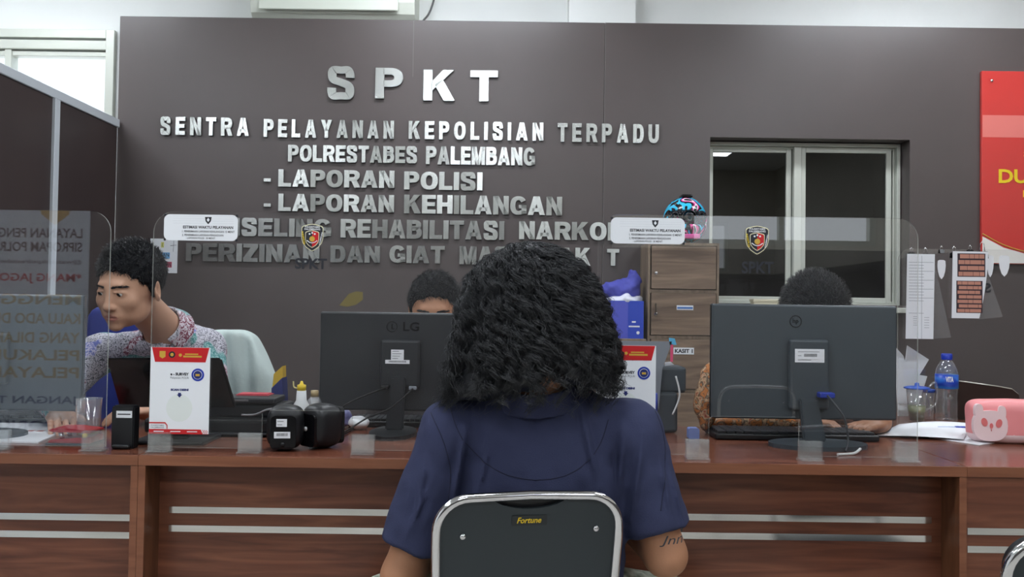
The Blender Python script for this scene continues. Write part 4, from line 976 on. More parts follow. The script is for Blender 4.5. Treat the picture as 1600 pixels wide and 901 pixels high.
# folder blue/yellow
p, q = W(424, 616, 2.70), W(441, 572, 2.70)
t = thing('magazine_file', 'blue and yellow file folder standing right of the draped cloth', 'folder', (p.x, 2.70, ZT)); w_ = q.x-p.x; h_ = q.z-ZT
b = NB(); prism(b, [(0, 0), (w_*1.3, 0), (w_, h_*.8), (0, h_*.62)], 0, .06); obj('blue_sleeve', b, BLUED, t)
b = NB(); prism(b, [(.0, h_*.62), (w_, h_*.8), (w_*.95, h_), (w_*.1, h_*.86)], .01, .05); obj('yellow_tab', b, mat('folder_yellow', (206, 170, 50), .5), t)

# red hole punch
p, q = W(64, 708, 2.22), W(134, 672, 2.22); w_, h_ = q.x-p.x, q.z-ZT
t = thing('hole_punch', 'red two-hole punch on the counter at the left', 'hole punch', (p.x, 2.24, ZT))
b = NB(); box(b, -.002, w_, 0, .085, 0, .006, .002, 1); obj('base', b, GLOSSB, t)
b = NB(); prism(b, [(0, .006), (w_, .006), (w_, h_*.5), (w_*.55, h_*.42), (w_*.05, h_*.3)], .008, .078); bmesh.ops.bevel(b, geom=b.edges[:], offset=.002, segments=2, affect='EDGES'); obj('body', b, mat('punch_red', (170, 32, 38), .35), t)
b = NB(); prism(b, [(.02*w_, h_*.86), (.15*w_, h_*.76), (.5*w_, h_*.78), (w_, h_*.72), (w_, h_*.86), (.5*w_, h_*1.0), (.1*w_, h_*.98)], .004, .082); bmesh.ops.bevel(b, geom=b.edges[:], offset=.002, segments=2, affect='EDGES'); obj('lever', b, mat('punch_red', ()), t)
for yy in (.02, .06):
    b = NB(); tube(b, [(w_*.3, yy, h_*.3), (w_*.24, yy, h_*.8)], .006, 10); obj('punch_pin', b, CHROME, t)
b = NB(); lathe(b, [(.001, 0), (.007, .001), (.006, .006), (.001, .008)], 12); obj('yellow_knob', b, YEL, t, loc=(w_*.88, .006, h_*.6), rot=(PI/2, 0, 0))
# clear container
p, q = W(107, 678, 2.33), W(147, 626, 2.33)
CL2 = clear('clear_plastic', haze=.12, f0=.06, rough=.08)
t = thing('clear_container', 'clear plastic container behind the red hole punch', 'container', ((p.x+q.x)/2, 2.37, ZT)); r_ = (q.x-p.x)/2; hh = q.z-ZT
b = NB(); lathe(b, [(r_*.85, .002), (r_, hh), (r_*1.05, hh+.002), (r_*.97, hh), (r_*.82, .005)], 24); obj('cup', b, CL2, t)
b = NB(); lathe(b, [(r_*.8, .006), (r_*.82, hh*.25)], 24); obj('contents', b, mat('dull_yellow', (196, 190, 140), .6), t)
b = NB(); box(b, .0, .03, -.05, -.03, .0, .012, .003, 1)
meta(obj('yellow_tape', b, YEL, loc=((p.x+q.x)/2+.01, 2.34, ZT)), 'small yellow tape piece beside the clear container', 'tape')
# papers
def sheet(name, label, pts, z, m=PAPER, th=.002, cat='paper', curl=0):
    b = NB(); n = len(pts); c_ = Vector((sum(p[0] for p in pts)/n, sum(p[1] for p in pts)/n, 0))
    A = [b.verts.new((x-c_.x, y-c_.y, 0)) for x, y in pts]; B2 = [b.verts.new((x-c_.x, y-c_.y, th)) for x, y in pts]
    b.faces.new(A[::-1]); b.faces.new(B2)
    for k in range(n): b.faces.new((A[k], A[(k+1) % n], B2[(k+1) % n], B2[k]))
    return meta(obj(name, b, m, loc=(c_.x, c_.y, z)), label, cat)
def dk(px, py):  # point of the worktop seen at that pixel
    d = CAMROT @ Vector(((px-800)/F, -(py-450.5)/F, -1)); k = (ZT-EYE)/d.z; return (d.x*k, d.y*k)
sheet('paper_sheet', 'white printed form under the large monitor at the left', [dk(-60, 690), dk(60, 693), dk(112, 668), dk(95, 662), dk(-40, 662)], ZT+.0005, th=.004)
b = NB(); [box(b, -.06+.03*k, -.04+.03*k, -.01, .01, 0, .0003) for k in range(4)]
obj('printed_blocks', b, mat('print_red', (190, 90, 90)), bpy.data.objects['paper_sheet'], loc=(.02, -.01, .0041))
sheet('paper_sheet', 'white paper on the desk behind the stand of the middle monitor', [dk(632, 662), dk(680, 662), dk(690, 648), dk(640, 650)], ZT+.0005)
# speakers
def speaker(px0, px1, py0, py1, Y, rz, label, lab):
    p, q = W(px0, py1, Y), W(px1, py0, Y); w_ = (q.x-p.x)/2; h_ = q.z-ZT
    t = thing('desktop_speaker', label, 'speaker', ((p.x+q.x)/2, Y+.04, ZT), rz, 'black desktop speakers')
    f = lambda P: smax(smax(smax(np.abs(P[:, 0])-w_*.93-.006*np.sin(P[:, 2]/h_*PI), np.abs(P[:, 1])-.043, .03), np.abs(P[:, 2]-h_/2)-h_/2, .035), np.sqrt((P[:, 1]*.8)**2+(P[:, 2]-h_*.45)**2)-h_*.58, .01)
    obj('case', soft(f, (-w_-.02, -.07, -.01), (w_+.02, .07, h_+.02), .004), BLACKP, t)
    b = NB(); prism(b, rrect(-w_*.72, w_*.72, h_*.06, h_*.78, .012), -.0485, -.030); obj('rear_plate', b, GLOSSB, t)
    b = NB(); prism(b, rrect(-w_*.8, w_*.8, h_*.08, h_*.9, .015), .036, .047); obj('grille', b, mat('grille', (12, 12, 12), .9), t)
    if lab:
        L0 = Vector((0, 0, 0))
        sticker(t, L0, -w_*.38, w_*.22, h_*.55, h_*.72, -.0485, lines=2); sticker(t, L0, -w_*.5, w_*.42, h_*.3, h_*.44, -.0485, bar=True)
        b = NB(); lathe(b, [(.001, 0), (.006, 0), (.006, .002), (.001, .002)], 12); obj('jack', b, RUB, t, loc=(0.0, -.0485, h_*.16), rot=(PI/2, 0, 0))
    else:
        b = NB(); lathe(b, [(.001, 0), (.006, 0), (.006, .002), (.001, .002)], 14); obj('round_sticker', b, PAPER, t, loc=(-w_*.1, -.0485, h_*.45), rot=(PI/2, 0, 0))
    return t
speaker(413, 468, 634, 700, 2.20, math.radians(6), 'black desktop speaker with two white stickers behind the middle shield', 1)
speaker(470, 526, 632, 698, 2.235, math.radians(-42), 'black desktop speaker turned aside with one round white sticker', 0)
cable('speaker_cable', 'black speaker cable trailing on the counter right of the speakers', [(*dk(522, 690), ZT+.004), (*dk(545, 676), ZT+.004), (*dk(570, 664), ZT+.004), (*dk(600, 668), ZT+.004), (*dk(560, 655), ZT+.004)])
# glue bottle
p = W(465, 642, 2.36); hb = Z(465, 612, 2.36)-ZT; ht = Z(465, 597, 2.36)-ZT; rb = .024
t = thing('glue_bottle', 'white squeeze bottle with a yellow cap behind the speakers', 'bottle', (p.x, 2.40, ZT))
b = NB(); lathe(b, [(rb*.9, 0), (rb, .004), (rb, hb*.6), (rb*.9, hb*.72), (rb*.62, hb*.8), (rb*.55, hb)], 24); obj('body', b, WPLAS, t)
b = NB(); lathe(b, [(.0125, hb-.001), (.0125, hb+.016), (.006, hb+.018), (.003, ht)], 16); obj('cap', b, YEL, t)
b = NB(); tube(b, smooth_curve([(-.01, 0, hb+.006), (-.022, 0, hb+.01), (-.024, 0, hb+.026)]), .002, 6); obj('tether', b, mat('pale_yellow', (226, 214, 150)), t)
p = dk(488, 672); t = thing('small_jar', 'small brown-capped jar behind the black speakers', 'jar', (X(487, 2.5), 2.56, ZT)); hj = Z(487, 612, 2.52)-ZT
b = NB(); lathe(b, [(.02, 0), (.022, .004), (.022, hj*.75), (.012, hj*.85)], 20); obj('glass', b, clear('jar_glass', haze=.3, f0=.08), t)
b = NB(); lathe(b, [(.012, hj*.84), (.012, hj), (.01, hj+.001)], 16); obj('cap', b, mat('tan_cap', (170, 150, 110)), t)
# crumpled papers
for (px_, py_, rx, rz2, col, lab, sd) in ((531, 668, .034, .028, (150, 150, 200), 'crumpled violet wrapper right of the black speakers', 2), (560, 672, .032, .02, (236, 238, 240), 'crumpled white tissue before the middle monitor', 5)):
    x, y = dk(px_, py_); me = soft(lambda P: sell(P, (0, 0, rz2), (rx, .03, rz2))+.006*wob(P, 90, sd), (-rx-.02, -.05, -.004), (rx+.02, .05, rz2*2+.02), .004)
    meta(obj('crumpled_paper', me, mat('crumple%d' % sd, col, .7), loc=(x, y+.01, ZT+.002)), lab, 'paper')
# keyboards
def keyboard(px0, px1, Y, d, label):
    x0, x1 = X(px0, Y, 670), X(px1, Y, 670); t = thing('keyboard', label, 'keyboard', ((x0+x1)/2, Y, ZT), 0, 'black keyboards'); h = (x1-x0)/2
    b = NB()
    box(b, -h, h, 0, d, 0.001, .018, .004, 2); obj('case', b, BLACKP, t)
    for r_ in range(5):
        b = NB(); n = 18; w_ = (2*h-.02)/n
        for k in range(n): box(b, -h+.01+k*w_+.001, -h+.01+(k+1)*w_-.001, .01+r_*(d-.02)/5+.001, .01+(r_+1)*(d-.02)/5-.001, .018, .026, .001, 1)
        obj('key_row', b, mat('key_black', (44, 46, 50), .4), t)
keyboard(1112, 1290, 2.36, .0, '') if False else None
keyboard(543, 690, 2.66, .13, 'black keyboard behind the middle monitor')
keyboard(1118, 1375, 2.50, .14, 'black keyboard under the right monitor')
keyboard(-120, 100, 2.62, .14, 'black keyboard behind the large left monitor')
# black tray edge, orange cloths
BAT2 = ramped('orange_floral', [(.0, (170, 90, 40)), (.42, (196, 120, 56)), (.5, (70, 60, 50)), (.58, (206, 170, 130)), (.7, (150, 60, 40))], (1, 1, 1), 38, 3, .7, dist=1.2)
x, y = dk(1190, 662)
me = soft(lambda P: smax(sell(P, (0, 0, .018), (.15, .05, .03)), -P[:, 2], .01)+.003*wob(P, 60, 1), (-.17, -.07, -.006), (.17, .07, .06), .006)
meta(obj('patterned_pouch', me, BAT2, loc=(X(1185, 2.71), 2.71, ZT+.006)), 'long orange floral pouch behind the right keyboard', 'pouch')
me = soft(lambda P: smin(sell(P, (0, 0, .09), (.032, .04, .09)), sell(P, (.015, 0, .16), (.022, .03, .055)), .02)+.007*wob(P, 50, 2), (-.07, -.07, -.02), (.07, .07, .25), .006)
meta(obj('patterned_cloth', me, BAT2, loc=(X(1104, 2.62), 2.62, ZT+.012)), 'orange floral cloth bundle between printer and right monitor', 'cloth')
b = NB(); prism(b, rrect(0, .032, 0, .034, .006), 0, .03)
meta(obj('blue_notepad', b, mat('soft_blue', (120, 140, 200), .6), loc=(X(1078, 2.5), 2.5, ZT)), 'small pale blue pad beside the grey printer', 'notepad')
# grey printer with paper support
p, q = W(990, 690, 2.62), W(1075, 574, 2.62)
t = thing('printer', 'grey printer with a raised paper support right of the long-haired man', 'printer', ((p.x+q.x)/2, 2.62, ZT)); h = (q.x-p.x)/2; H_ = q.z-ZT
b = NB(); box(b, -h, h-.03, 0, .14, 0.002, H_*.62, .01, 3); obj('case', b, MONG, t)
b = NB(); box(b, -h, h, .02, .13, H_*.6, H_, .01, 3); obj('scanner_lid', b, MONG, t)
p2, q2 = W(960, 640, 2.58), W(1053, 534, 2.58)
b = NB(); x0, x1 = p2.x-t.location.x, q2.x-t.location.x; prism(b, [(x0, .12), (x1-.045, .12), (x1-.04, p2.z-ZT), (x1-.03, (p2.z+q2.z)/2-ZT+.02), (x1, q2.z-ZT), (x0-.0, q2.z-ZT)], -.012, -.006)
obj('paper_support', b, GREYP, t)
b = NB(); tube(b, smooth_curve([(h-.04, -.01, .18), (h-.028, -.012, .12), (h-.05, -.015, .06)]), .003, 6); obj('front_rim', b, WPLAS, t)
b = NB(); prism(b, [(0, 0), (.022, 0), (.016, .02), (-.002, .022)], 0, .004); tg = obj('blue_clip', b, mat('clip_blue', (90, 180, 220), .4), t, loc=(x1-.008, -.012, q2.z-ZT-.01))
b = NB(); box(b, 0, .008, 0, .003, -.055, 0); obj('pink_tag', b, mat('tag_pink', (226, 80, 120), .5), t, loc=(x1-.005, -.012, q2.z-ZT-.008))
b = NB(); prism(b, [(0, 0), (.03, .004), (.018, .014), (0, .012)], 0, .004)
meta(obj('folded_paper', b, PAPER, loc=(X(1040, 2.66), 2.66, ZT+H_+.001)), 'folded scrap of white paper on the grey printer', 'paper')
b = NB(); tube(b, [(0, 0, 0), (.004, 0, .045)], [.006, .0065], 10); p_ = W(1026, 636, 2.45)
t = thing('blue_marker', 'blue marker standing behind the half hidden survey poster', 'marker', (X(1024, 2.4), 2.4, ZT))
hm = Z(1026, 614, 2.4)-ZT
b = NB(); tube(b, [(0, 0, .001), (0, 0, hm*.6)], .008, 12); obj('barrel', b, BLUE, t)
b = NB(); tube(b, [(0, 0, hm*.6), (0, 0, hm)], .009, 12); obj('cap', b, BLUE, t)

# right end of the desk
pts = [(1480, 593), (1560, 604), (1582, 608), (1592, 616), (1594, 630), (1594, 672), (1480, 672)]
Yd = 3.06
t = thing('desk_divider', 'dark brown divider board with rounded corner at the right desk end', 'divider', (X(1480, Yd), Yd, ZT))
P = [(X(x, Yd, y)-t.location.x, max(Z(x, y, Yd)-ZT, 0)) for x, y in pts]; P = [(0-.0, P[0][1])]+P[1:]
b = NB(); prism(b, P, 0, .018); obj('board', b, mat('divider_brown', (48, 34, 30), .4), t)
b = NB(); tube(b, [(x, .009, z) for x, z in P[:6]], .004, 6); obj('edge_strip', b, mat('edge_strip_alu', (190, 185, 175), .35, .6), t)
# far acrylic shield with papers
Y6 = 3.12; p, q = W(1402, 672, Y6), W(1690, 392, Y6)
t = thing('acrylic_shield', 'far acrylic shield carrying the clipped papers at the right', 'shield', (p.x, Y6, ZT), group='clear acrylic shields on the counter'); H_ = q.z-ZT; W_ = q.x-p.x
b = NB(); prism(b, rrect(0, W_, .0, H_, .05, 8, (1, 1, 0, 0)), -.0025, .0025, 0, 1); obj('panel', b, [ACR, ACRE], t)
b = NB(); sx0 = X(1497, Y6)-p.x; text(b, 'SPKT', sx0, X(1549, Y6)-p.x, Z(1540, 457, Y6)-ZT, Z(1540, 442, Y6)-ZT, .0032, .03, mirror=True); obj('decal_text', b, INK, t)
for x_ in (0.005, W_-.07):
    f = NB(); box(f, x_, x_+.06, -.02, -.0035, 0, .006); box(f, x_, x_+.06, -.0085, -.003, .006, .05); box(f, x_, x_+.06, .003, .0085, .006, .05); obj('foot', f, ACRF, t)
for (c0, c1, y0, y1) in ((1464, 1477, 406, 436), (1541, 1552, 399, 433), (1560, 1577, 399, 432)):
    x0, x1, z0, z1 = R4(c0, c1, y0, y1, Y6); m_ = (x0+x1)/2; w2 = (x1-x0)/2; hh = z1-z0
    b = NB(); prism(b, [(m_+u*w2-p.x, z0+v*hh-ZT) for u, v in ((0, 0), (.5, .14), (.85, .4), (1, .7), (.9, .95), (.5, 1), (-.5, 1), (-.9, .95), (-1, .7), (-.85, .4), (-.5, .14))], -.0035, -.0025)
    obj('white_sticker', b, PAPER, t)
def binder(px, py, s=1, tilt=0, big=False):
    p_ = W(px, py, Y6-.01); t = thing('binder_clip', '', 'clip', (p_.x, Y6, p_.z)); w2 = .012*s
    b = NB()
    A = [(-.009, -.014*s), (-.004, .004), (.004, .004), (.009, -.014*s)]
    vs0 = [b.verts.new((-w2, y, z)) for y, z in A]; vs1 = [b.verts.new((w2, y, z)) for y, z in A]
    for k in range(3): b.faces.new((vs0[k], vs0[k+1], vs1[k+1], vs1[k]))
    o = obj('spring', b, GLOSSB, t); mm = o.modifiers.new('t', 'SOLIDIFY'); mm.thickness = .0008
    for sg in (-1, 1):
        b = NB(); tube(b, [(-w2*.5, sg*.003, .004), (-w2*.35+sg*.004, sg*.006, .02*s), (sg*.004, sg*.007, .026*s), (w2*.35+sg*.004, sg*.006, .02*s), (w2*.5, sg*.003, .004)], .0008, 5); obj('wire_handle', b, CHROME, t)
    return t
for px_, py_, s_, lab in ((1426, 396, .9, 'black binder clip at the left top of the hanging form'), (1448, 398, 1.1, 'larger black binder clip at the right top of the hanging form'), (1473, 391, .7, 'small empty binder clip between the hanging form and the brick-print sheet'), (1493, 396, 1.1, 'black binder clip at the left top of the brick-print sheet'), (1518, 392, .9, 'black binder clip in the middle of the brick-print sheet'), (1537, 394, 1.6, 'largest black binder clip right of the brick-print sheet')):
    binder(px_, py_, s_)['label'] = lab
def hang(px0, px1, py0, py1, name, label, dy=-.011, th=.0015, m=PAPER, skew=0, bend=0):
    x0, x1, z0, z1 = R4(px0, px1, py0, py1, Y6); t = thing(name, label, 'paper', (x0, Y6+dy, z0)); w_, h_ = x1-x0, z1-z0
    b = NB(); n = 10
    for k in range(n):
        u0, u1 = k/n, (k+1)/n
        f = lambda u, s: (s*w_-skew*(1-u)*w_+(bend*w_*((1-u)**2) if s else 0), u*h_)
        A = [f(u0, 0), f(u0, 1), f(u1, 1), f(u1, 0)]; prism(b, A, -th, 0)
    obj('sheet', b, m, t); return t, w_, h_, th
t, w_, h_, th = hang(1415, 1458, 397, 529, 'hanging_form', 'long white printed form clipped to the far shield', skew=.05)
b = NB()
for k in range(15):
    z = h_*(.9-.035*k) if k < 14 else h_*.3
    box(b, w_*.06, w_*(.95 if k % 3 == 0 else .6), -th-.0003, -th, z, z+.0012)
for k in range(5): box(b, w_*.22, w_*.36, -th-.0003, -th, h_*(.26-.025*k), h_*(.26-.025*k)+.0012); box(b, w_*.62, w_*.8, -th-.0003, -th, h_*(.25-.03*k), h_*(.25-.03*k)+.0012)
box(b, w_*.52, w_*.53, -th-.0003, -th, 0, h_*.98); obj('printed_lines', b, INKG, t)
t, w_, h_, th = hang(1486, 1541, 393, 497, 'brick_print_sheet', 'white sheet with two brick-pattern prints clipped to the far shield', skew=.03, bend=-.22)
for z0, z1, x0, x1 in ((.62, .97, .13, .92), (.08, .56, .1, .84)):
    b = NB(); box(b, w_*x0, w_*x1, -th-.0004, -th, h_*z0, h_*z1); dkp = obj('brick_print', b, mat('mortar_dark', (62, 44, 52), .7), t)
    b = NB(); nr = 4 if z0 > .5 else 7; rh = (z1-z0)/nr
    for k in range(nr):
        u = x0+.03+(.04 if k % 2 else 0)
        while u < x1-.06:
            ww = random.uniform(.12, .34); ww = min(ww, x1-.02-u); box(b, w_*u, w_*(u+ww-.012), -th-.0008, -th-.0004, h_*(z0+k*rh+rh*.15), h_*(z0+k*rh+rh*.85)); u += ww
    obj('bricks', b, mat('brick_pink', (196, 138, 118), .7), dkp)
SLV = clear('plastic_sleeve', haze=.14, hazec=(200, 200, 200), f0=.05, rough=.15)
for i, P in enumerate(([(1458, 400), (1486, 527), (1446, 530), (1450, 420)], [(1543, 425), (1567, 495), (1528, 499), (1533, 440)])):
    b = NB(); o_ = W(P[0][0], P[0][1], Y6+.008); prism(b, [(W(x, y, Y6+.008).x-o_.x, W(x, y, Y6+.008).z-o_.z) for x, y in P], 0, .001)
    meta(obj('plastic_sleeve', b, SLV, loc=(o_.x, Y6+.008, o_.z)), ('translucent plastic sleeve hanging behind the white form', 'translucent plastic sleeve hanging behind the brick-print sheet')[i], 'sleeve')
# papers, cups, bottle, case
sheet('paper_sheet', 'large white sheet spread near the pink case at the right end', [dk(1432, 668), dk(1452, 684), dk(1530, 696), dk(1597, 685), dk(1560, 672), dk(1500, 662)], ZT+.0005)
def bent(name, label, P, z=.0, th=.001, bow=.03):
    c_ = P[0]; b = NB(); n = 10; G = []
    for i in range(n+1):
        row = []
        for j in range(n+1):
            u, v = i/n, j/n
            p_ = (1-u)*(1-v)*Vector((*P[0], 0))+u*(1-v)*Vector((*P[1], 0))+u*v*Vector((*P[2], 0))+(1-u)*v*Vector((*P[3], 0))
            zz = z+bow*(math.sin(u*PI*1.0)*.5+.5*(u**2))*(.4+.6*v)*(1 if v > 0 else 1)
            row.append(b.verts.new((p_.x-c_[0], p_.y-c_[1], zz)))
        G.append(row)
    for i in range(n):
        for j in range(n): f = b.faces.new((G[i][j], G[i+1][j], G[i+1][j+1], G[i][j+1])); f.smooth = True
    o = obj(name, b, PAPER, loc=(c_[0], c_[1], ZT)); m_ = o.modifiers.new('t', 'SOLIDIFY'); m_.thickness = th; return meta(o, label, 'paper')
bent('curled_paper', 'curled white sheet lifting off the desk before the water bottle', [dk(1368, 682), dk(1505, 690), dk(1520, 668), dk(1405, 664)], .004, .0012, .022)
b = NB(); 
for k in range(6): prism(b, [(-.09+.012*k, 0+.002*k), (.11-.02*k, .0+.002*k), (.1-.018*k, .004), (-.05, .012+.012*k)][:4], 0, .02)
b.free()
# heap of leaning papers behind the right monitor
for k, P in enumerate(([(1403, 602), (1404, 542), (1416, 556), (1440, 600)], [(1404, 604), (1423, 540), (1456, 562), (1440, 586), (1452, 588), (1430, 606)])):
    Yp_ = 3.15+.012*k; o_ = W(P[0][0], P[0][1], Yp_)
    b = NB(); Q_ = [(W(x, y, Yp_).x-o_.x, W(x, y, Yp_).z-ZT) for x, y in P]; Q_ = [(x, z) for x, z in Q_]; zlow = min(z for _, z in Q_)
    Q_ = [(x, 0 if z < zlow+.02 else z) for x, z in Q_]; prism(b, Q_, 0, .004)
    for v in b.verts: v.co.y += v.co.z*.1
    meta(obj('leaning_papers', b, PAPER, loc=(o_.x, Yp_, ZT)), ('white papers leaning right beside the right monitor', 'sheaf of white papers leaning behind the blue-lidded cup')[k], 'paper')
CUPP = clear('cup_plastic', haze=.1, f0=.07, rough=.05)
p, q = W(1417, 650, 2.98), W(1448, 607, 2.98); r_ = (q.x-p.x)/2; hc = q.z-ZT
t = thing('lidded_cup', 'clear plastic cup with a blue lid and greenish drink', 'cup', ((p.x+q.x)/2, 2.98, ZT))
b = NB(); lathe(b, [(r_*.72, 0), (r_*.74, .003), (r_, hc), (r_*.96, hc), (r_*.7, .005)], 24); obj('cup', b, CUPP, t)
b = NB(); lathe(b, [(r_*.68, .006), (r_*.84, hc*.5), (r_*.5, hc*.5)], 24); obj('drink', b, mat('green_drink', (120, 122, 80), .3), t)
b = NB(); lathe(b, [(r_*1.22, hc), (r_*1.24, hc+.004), (r_*.9, hc+.008), (r_*.25, hc+.01), (r_*.2, hc+.02), (.001, hc+.022)], 24); obj('lid', b, mat('lid_blue', (60, 96, 190), .35), t)
b = NB(); tube(b, smooth_curve([(r_*.95, 0, hc*.95), (r_*1.9, 0, hc*1.2), (r_*2.0, 0, hc*.6), (r_*.9, 0, hc*.35)]), .003, 6); obj('handle', b, CUPP, t)
p, q = W(1456, 650, 3.0), W(1470, 610, 3.0); r_ = .02; hc = q.z-ZT
t = thing('plastic_glass', 'slim clear plastic glass with blue rim left of the water bottle', 'glass', ((p.x+q.x)/2-.006, 3.04, ZT))
b = NB(); lathe(b, [(r_*.7, 0), (r_*.72, .003), (r_, hc), (r_*.95, hc), (r_*.68, .005)], 24); obj('glass', b, CUPP, t)
b = NB(); lathe(b, [(r_*1.0, hc-.01), (r_*1.04, hc), (r_*1.0, hc+.001)], 24); obj('rim', b, mat('lid_blue', ()), t)
# bottle
Yb = 2.97; p, q = W(1469, 652, Yb), W(1503, 553, Yb); r_ = (q.x-p.x)/2*1.0; Hb = q.z-ZT
t = thing('water_bottle', 'clear water bottle with blue cap and blue label at the right', 'bottle', ((p.x+q.x)/2, Yb+.03, ZT))
pr = [(r_*.8, 0), (r_*.95, .006)]
for k in range(7): z = .015+k*.011; pr += [(r_*.97, z), (r_*.9, z+.005)]
pr += [(r_*.97, Hb*.50), (r_*.97, Hb*.70), (r_*.9, Hb*.77), (r_*.6, Hb*.87), (r_*.4, Hb*.9), (r_*.4, Hb*.92)]
PETM = clear('pet_plastic', haze=.07, f0=.09, rough=.03); b = NB(); lathe(b, pr, 32); obj('body', b, PETM, t)
b = NB(); lathe(b, [(r_*.46, Hb*.91), (r_*.48, Hb*.92), (r_*.48, Hb*.99), (r_*.42, Hb)], 24); obj('cap', b, mat('cap_blue', (34, 60, 176), .35), t)
b = NB(); lathe(b, [(r_*1.0, Hb*.49), (r_*1.0, Hb*.695)], 32); lb = obj('label', b, ramped('bottle_label', [(.3, (60, 170, 210)), (.5, (44, 110, 200)), (.62, (30, 70, 180))], (6, 6, 14), 2.5, 1, .35), t)
b = NB(); text(b, 'VITA', -.02, .006, Hb*.59, Hb*.67, 0, .05)
for v in b.verts:
    a_ = (v.co.x-.002)/r_; v.co.x = math.sin(a_)*r_*1.02; v.co.y = -math.cos(a_)*r_*1.02
obj('lettering', b, PAPER, lb)
# pen and pink case
x, y = dk(1487, 674)
t = thing('blue_pen', 'blue marker pen lying under the curled white sheet', 'pen', (x, y, ZT+.0035))
b = NB(); tube(b, [(-.045, 0, .007), (.012, 0, .007)], .006, 10); obj('barrel', b, mat('pen_light', (150, 170, 220), .35), t)
b = NB(); tube(b, [(.012, 0, .0075), (.043, 0, .0075)], .0075, 12); obj('cap', b, BLUE, t)
p, q = W(1520, 690, 2.50), W(1640, 626, 2.50); Wc = q.x-p.x; Hc = q.z-ZT
t = thing('pencil_case', 'pink silicone case with a pale bear face on the counter at the right', 'case', (p.x, 2.50, ZT), math.radians(-8))
def casef(P): return smax(smax(np.abs(P[:, 0]-Wc/2)-Wc/2, np.abs(P[:, 1]-.045)-.045, .045), np.abs(P[:, 2]-Hc/2)-Hc/2, .035)+.0015*wob(P, 30, 1)
me = soft(casef, (-.02, -.02, -.01), (Wc+.02, .11, Hc+.02), .005); recolour(me, [PINK, PINKL], lambda C: (C[:, 2] < Hc*.22)); obj('body', me, None, t)
x1_ = Wc*.42
def oval(cx, cz, rx, rz2, n=24): return [(cx+rx*math.copysign(abs(math.cos(2*PI*k/n))**.8, math.cos(2*PI*k/n)), cz+rz2*math.copysign(abs(math.sin(2*PI*k/n))**.8, math.sin(2*PI*k/n))) for k in range(n)]
b = NB(); prism(b, oval(x1_*.5, Hc*.42, x1_*.5, Hc*.35), -.004, .012)
prism(b, oval(x1_*.17, Hc*.74, x1_*.12, Hc*.17), -.0038, .012); prism(b, oval(x1_*.83, Hc*.72, x1_*.12, Hc*.16), -.0038, .012); fc = obj('bear_face', b, PINKL, t)
for cx_, cz_, rx, rz2, an in ((x1_*.32, Hc*.5, .0085, .013, .25), (x1_*.74, Hc*.48, .0085, .013, -.25), (x1_*.52, Hc*.42, .005, .008, 0)):
    b = NB(); prism(b, [(cx_+rx*math.cos(k*PI/8)*math.cos(an)-rz2*math.sin(k*PI/8)*math.sin(an), cz_+rx*math.cos(k*PI/8)*math.sin(an)+rz2*math.sin(k*PI/8)*math.cos(an)) for k in range(16)], -.0052, -.0038); obj('face_patch', b, mat('face_coral', (226, 120, 120), .5), fc)
b = NB(); tube(b, [(x1_*.52, -.005, Hc*.36), (x1_*.52, -.005, Hc*.3)], .001, 5); obj('mouth_line', b, mat('face_coral', ()), fc)

# standing banner behind the visitor side, mirrored in the left shield
t = thing('standing_banner', 'tall printed banner mirrored in the left acrylic shield', 'banner', (-2.84, -.45, 0)); bwid = .8
# local x runs to the banner's own right as seen by a reader standing at +y
b = NB(); box(b, -.4, .4, -.003, .0, .08, 1.83); obj('print_sheet', b, mat('banner_blue', (214, 226, 238), .5), t)
b = NB(); box(b, -.42, .42, -.05, .05, 0, .08, .01, 2); obj('foot_case', b, ALUW, t)
b = NB(); tube(b, [(0, -.03, .08), (0, -.02, 1.83)], .008, 8); obj('rear_pole', b, CHROME, t)
rows = [('LAYANAN PENGADUAN', .09, 1.565, INK), ('SIPROPAM POLRESTABES', .09, 1.485, INK), ('@wassidikpolrestabespalembang', .05, 1.41, INKG), ('*MANG JAGO NIAN*', .10, 1.30, RED), ('MENGGCEK', .1, 1.18, GOLD), ('KALU ADO DUGAAN', .1, 1.07, GOLD), ('YANG DILAKUKAN', .1, .96, GOLD), ('PELAKUNYO', .1, .86, GOLD), ('PELAYANAN', .1, .76, GOLD), ('JANGAN TAKUT', .09, .60, INKB), ('LAPORKE BAE', .09, .46, INKB)]
for s_, hh, z, m in rows:
    b = NB(); text(b, s_, -.36, .36, z, z+hh*.62, 0, .02)
    bmesh.ops.transform(b, matrix=Matrix.Rotation(PI, 4, 'Z'), verts=b.verts[:])
    for v in b.verts: v.co.y = .001
    obj('print_line', b, m, t)
for sx_, m in ((-.22, RED), (.2, GOLD)):
    b = NB(); prism(b, [(sx_+x*.09, 1.73+z*.09) for x, z in ((-1, .6), (0, 1), (1, .6), (.9, -.3), (0, -1), (-.9, -.3))], .0, .0015); obj('emblem', b, m, t)

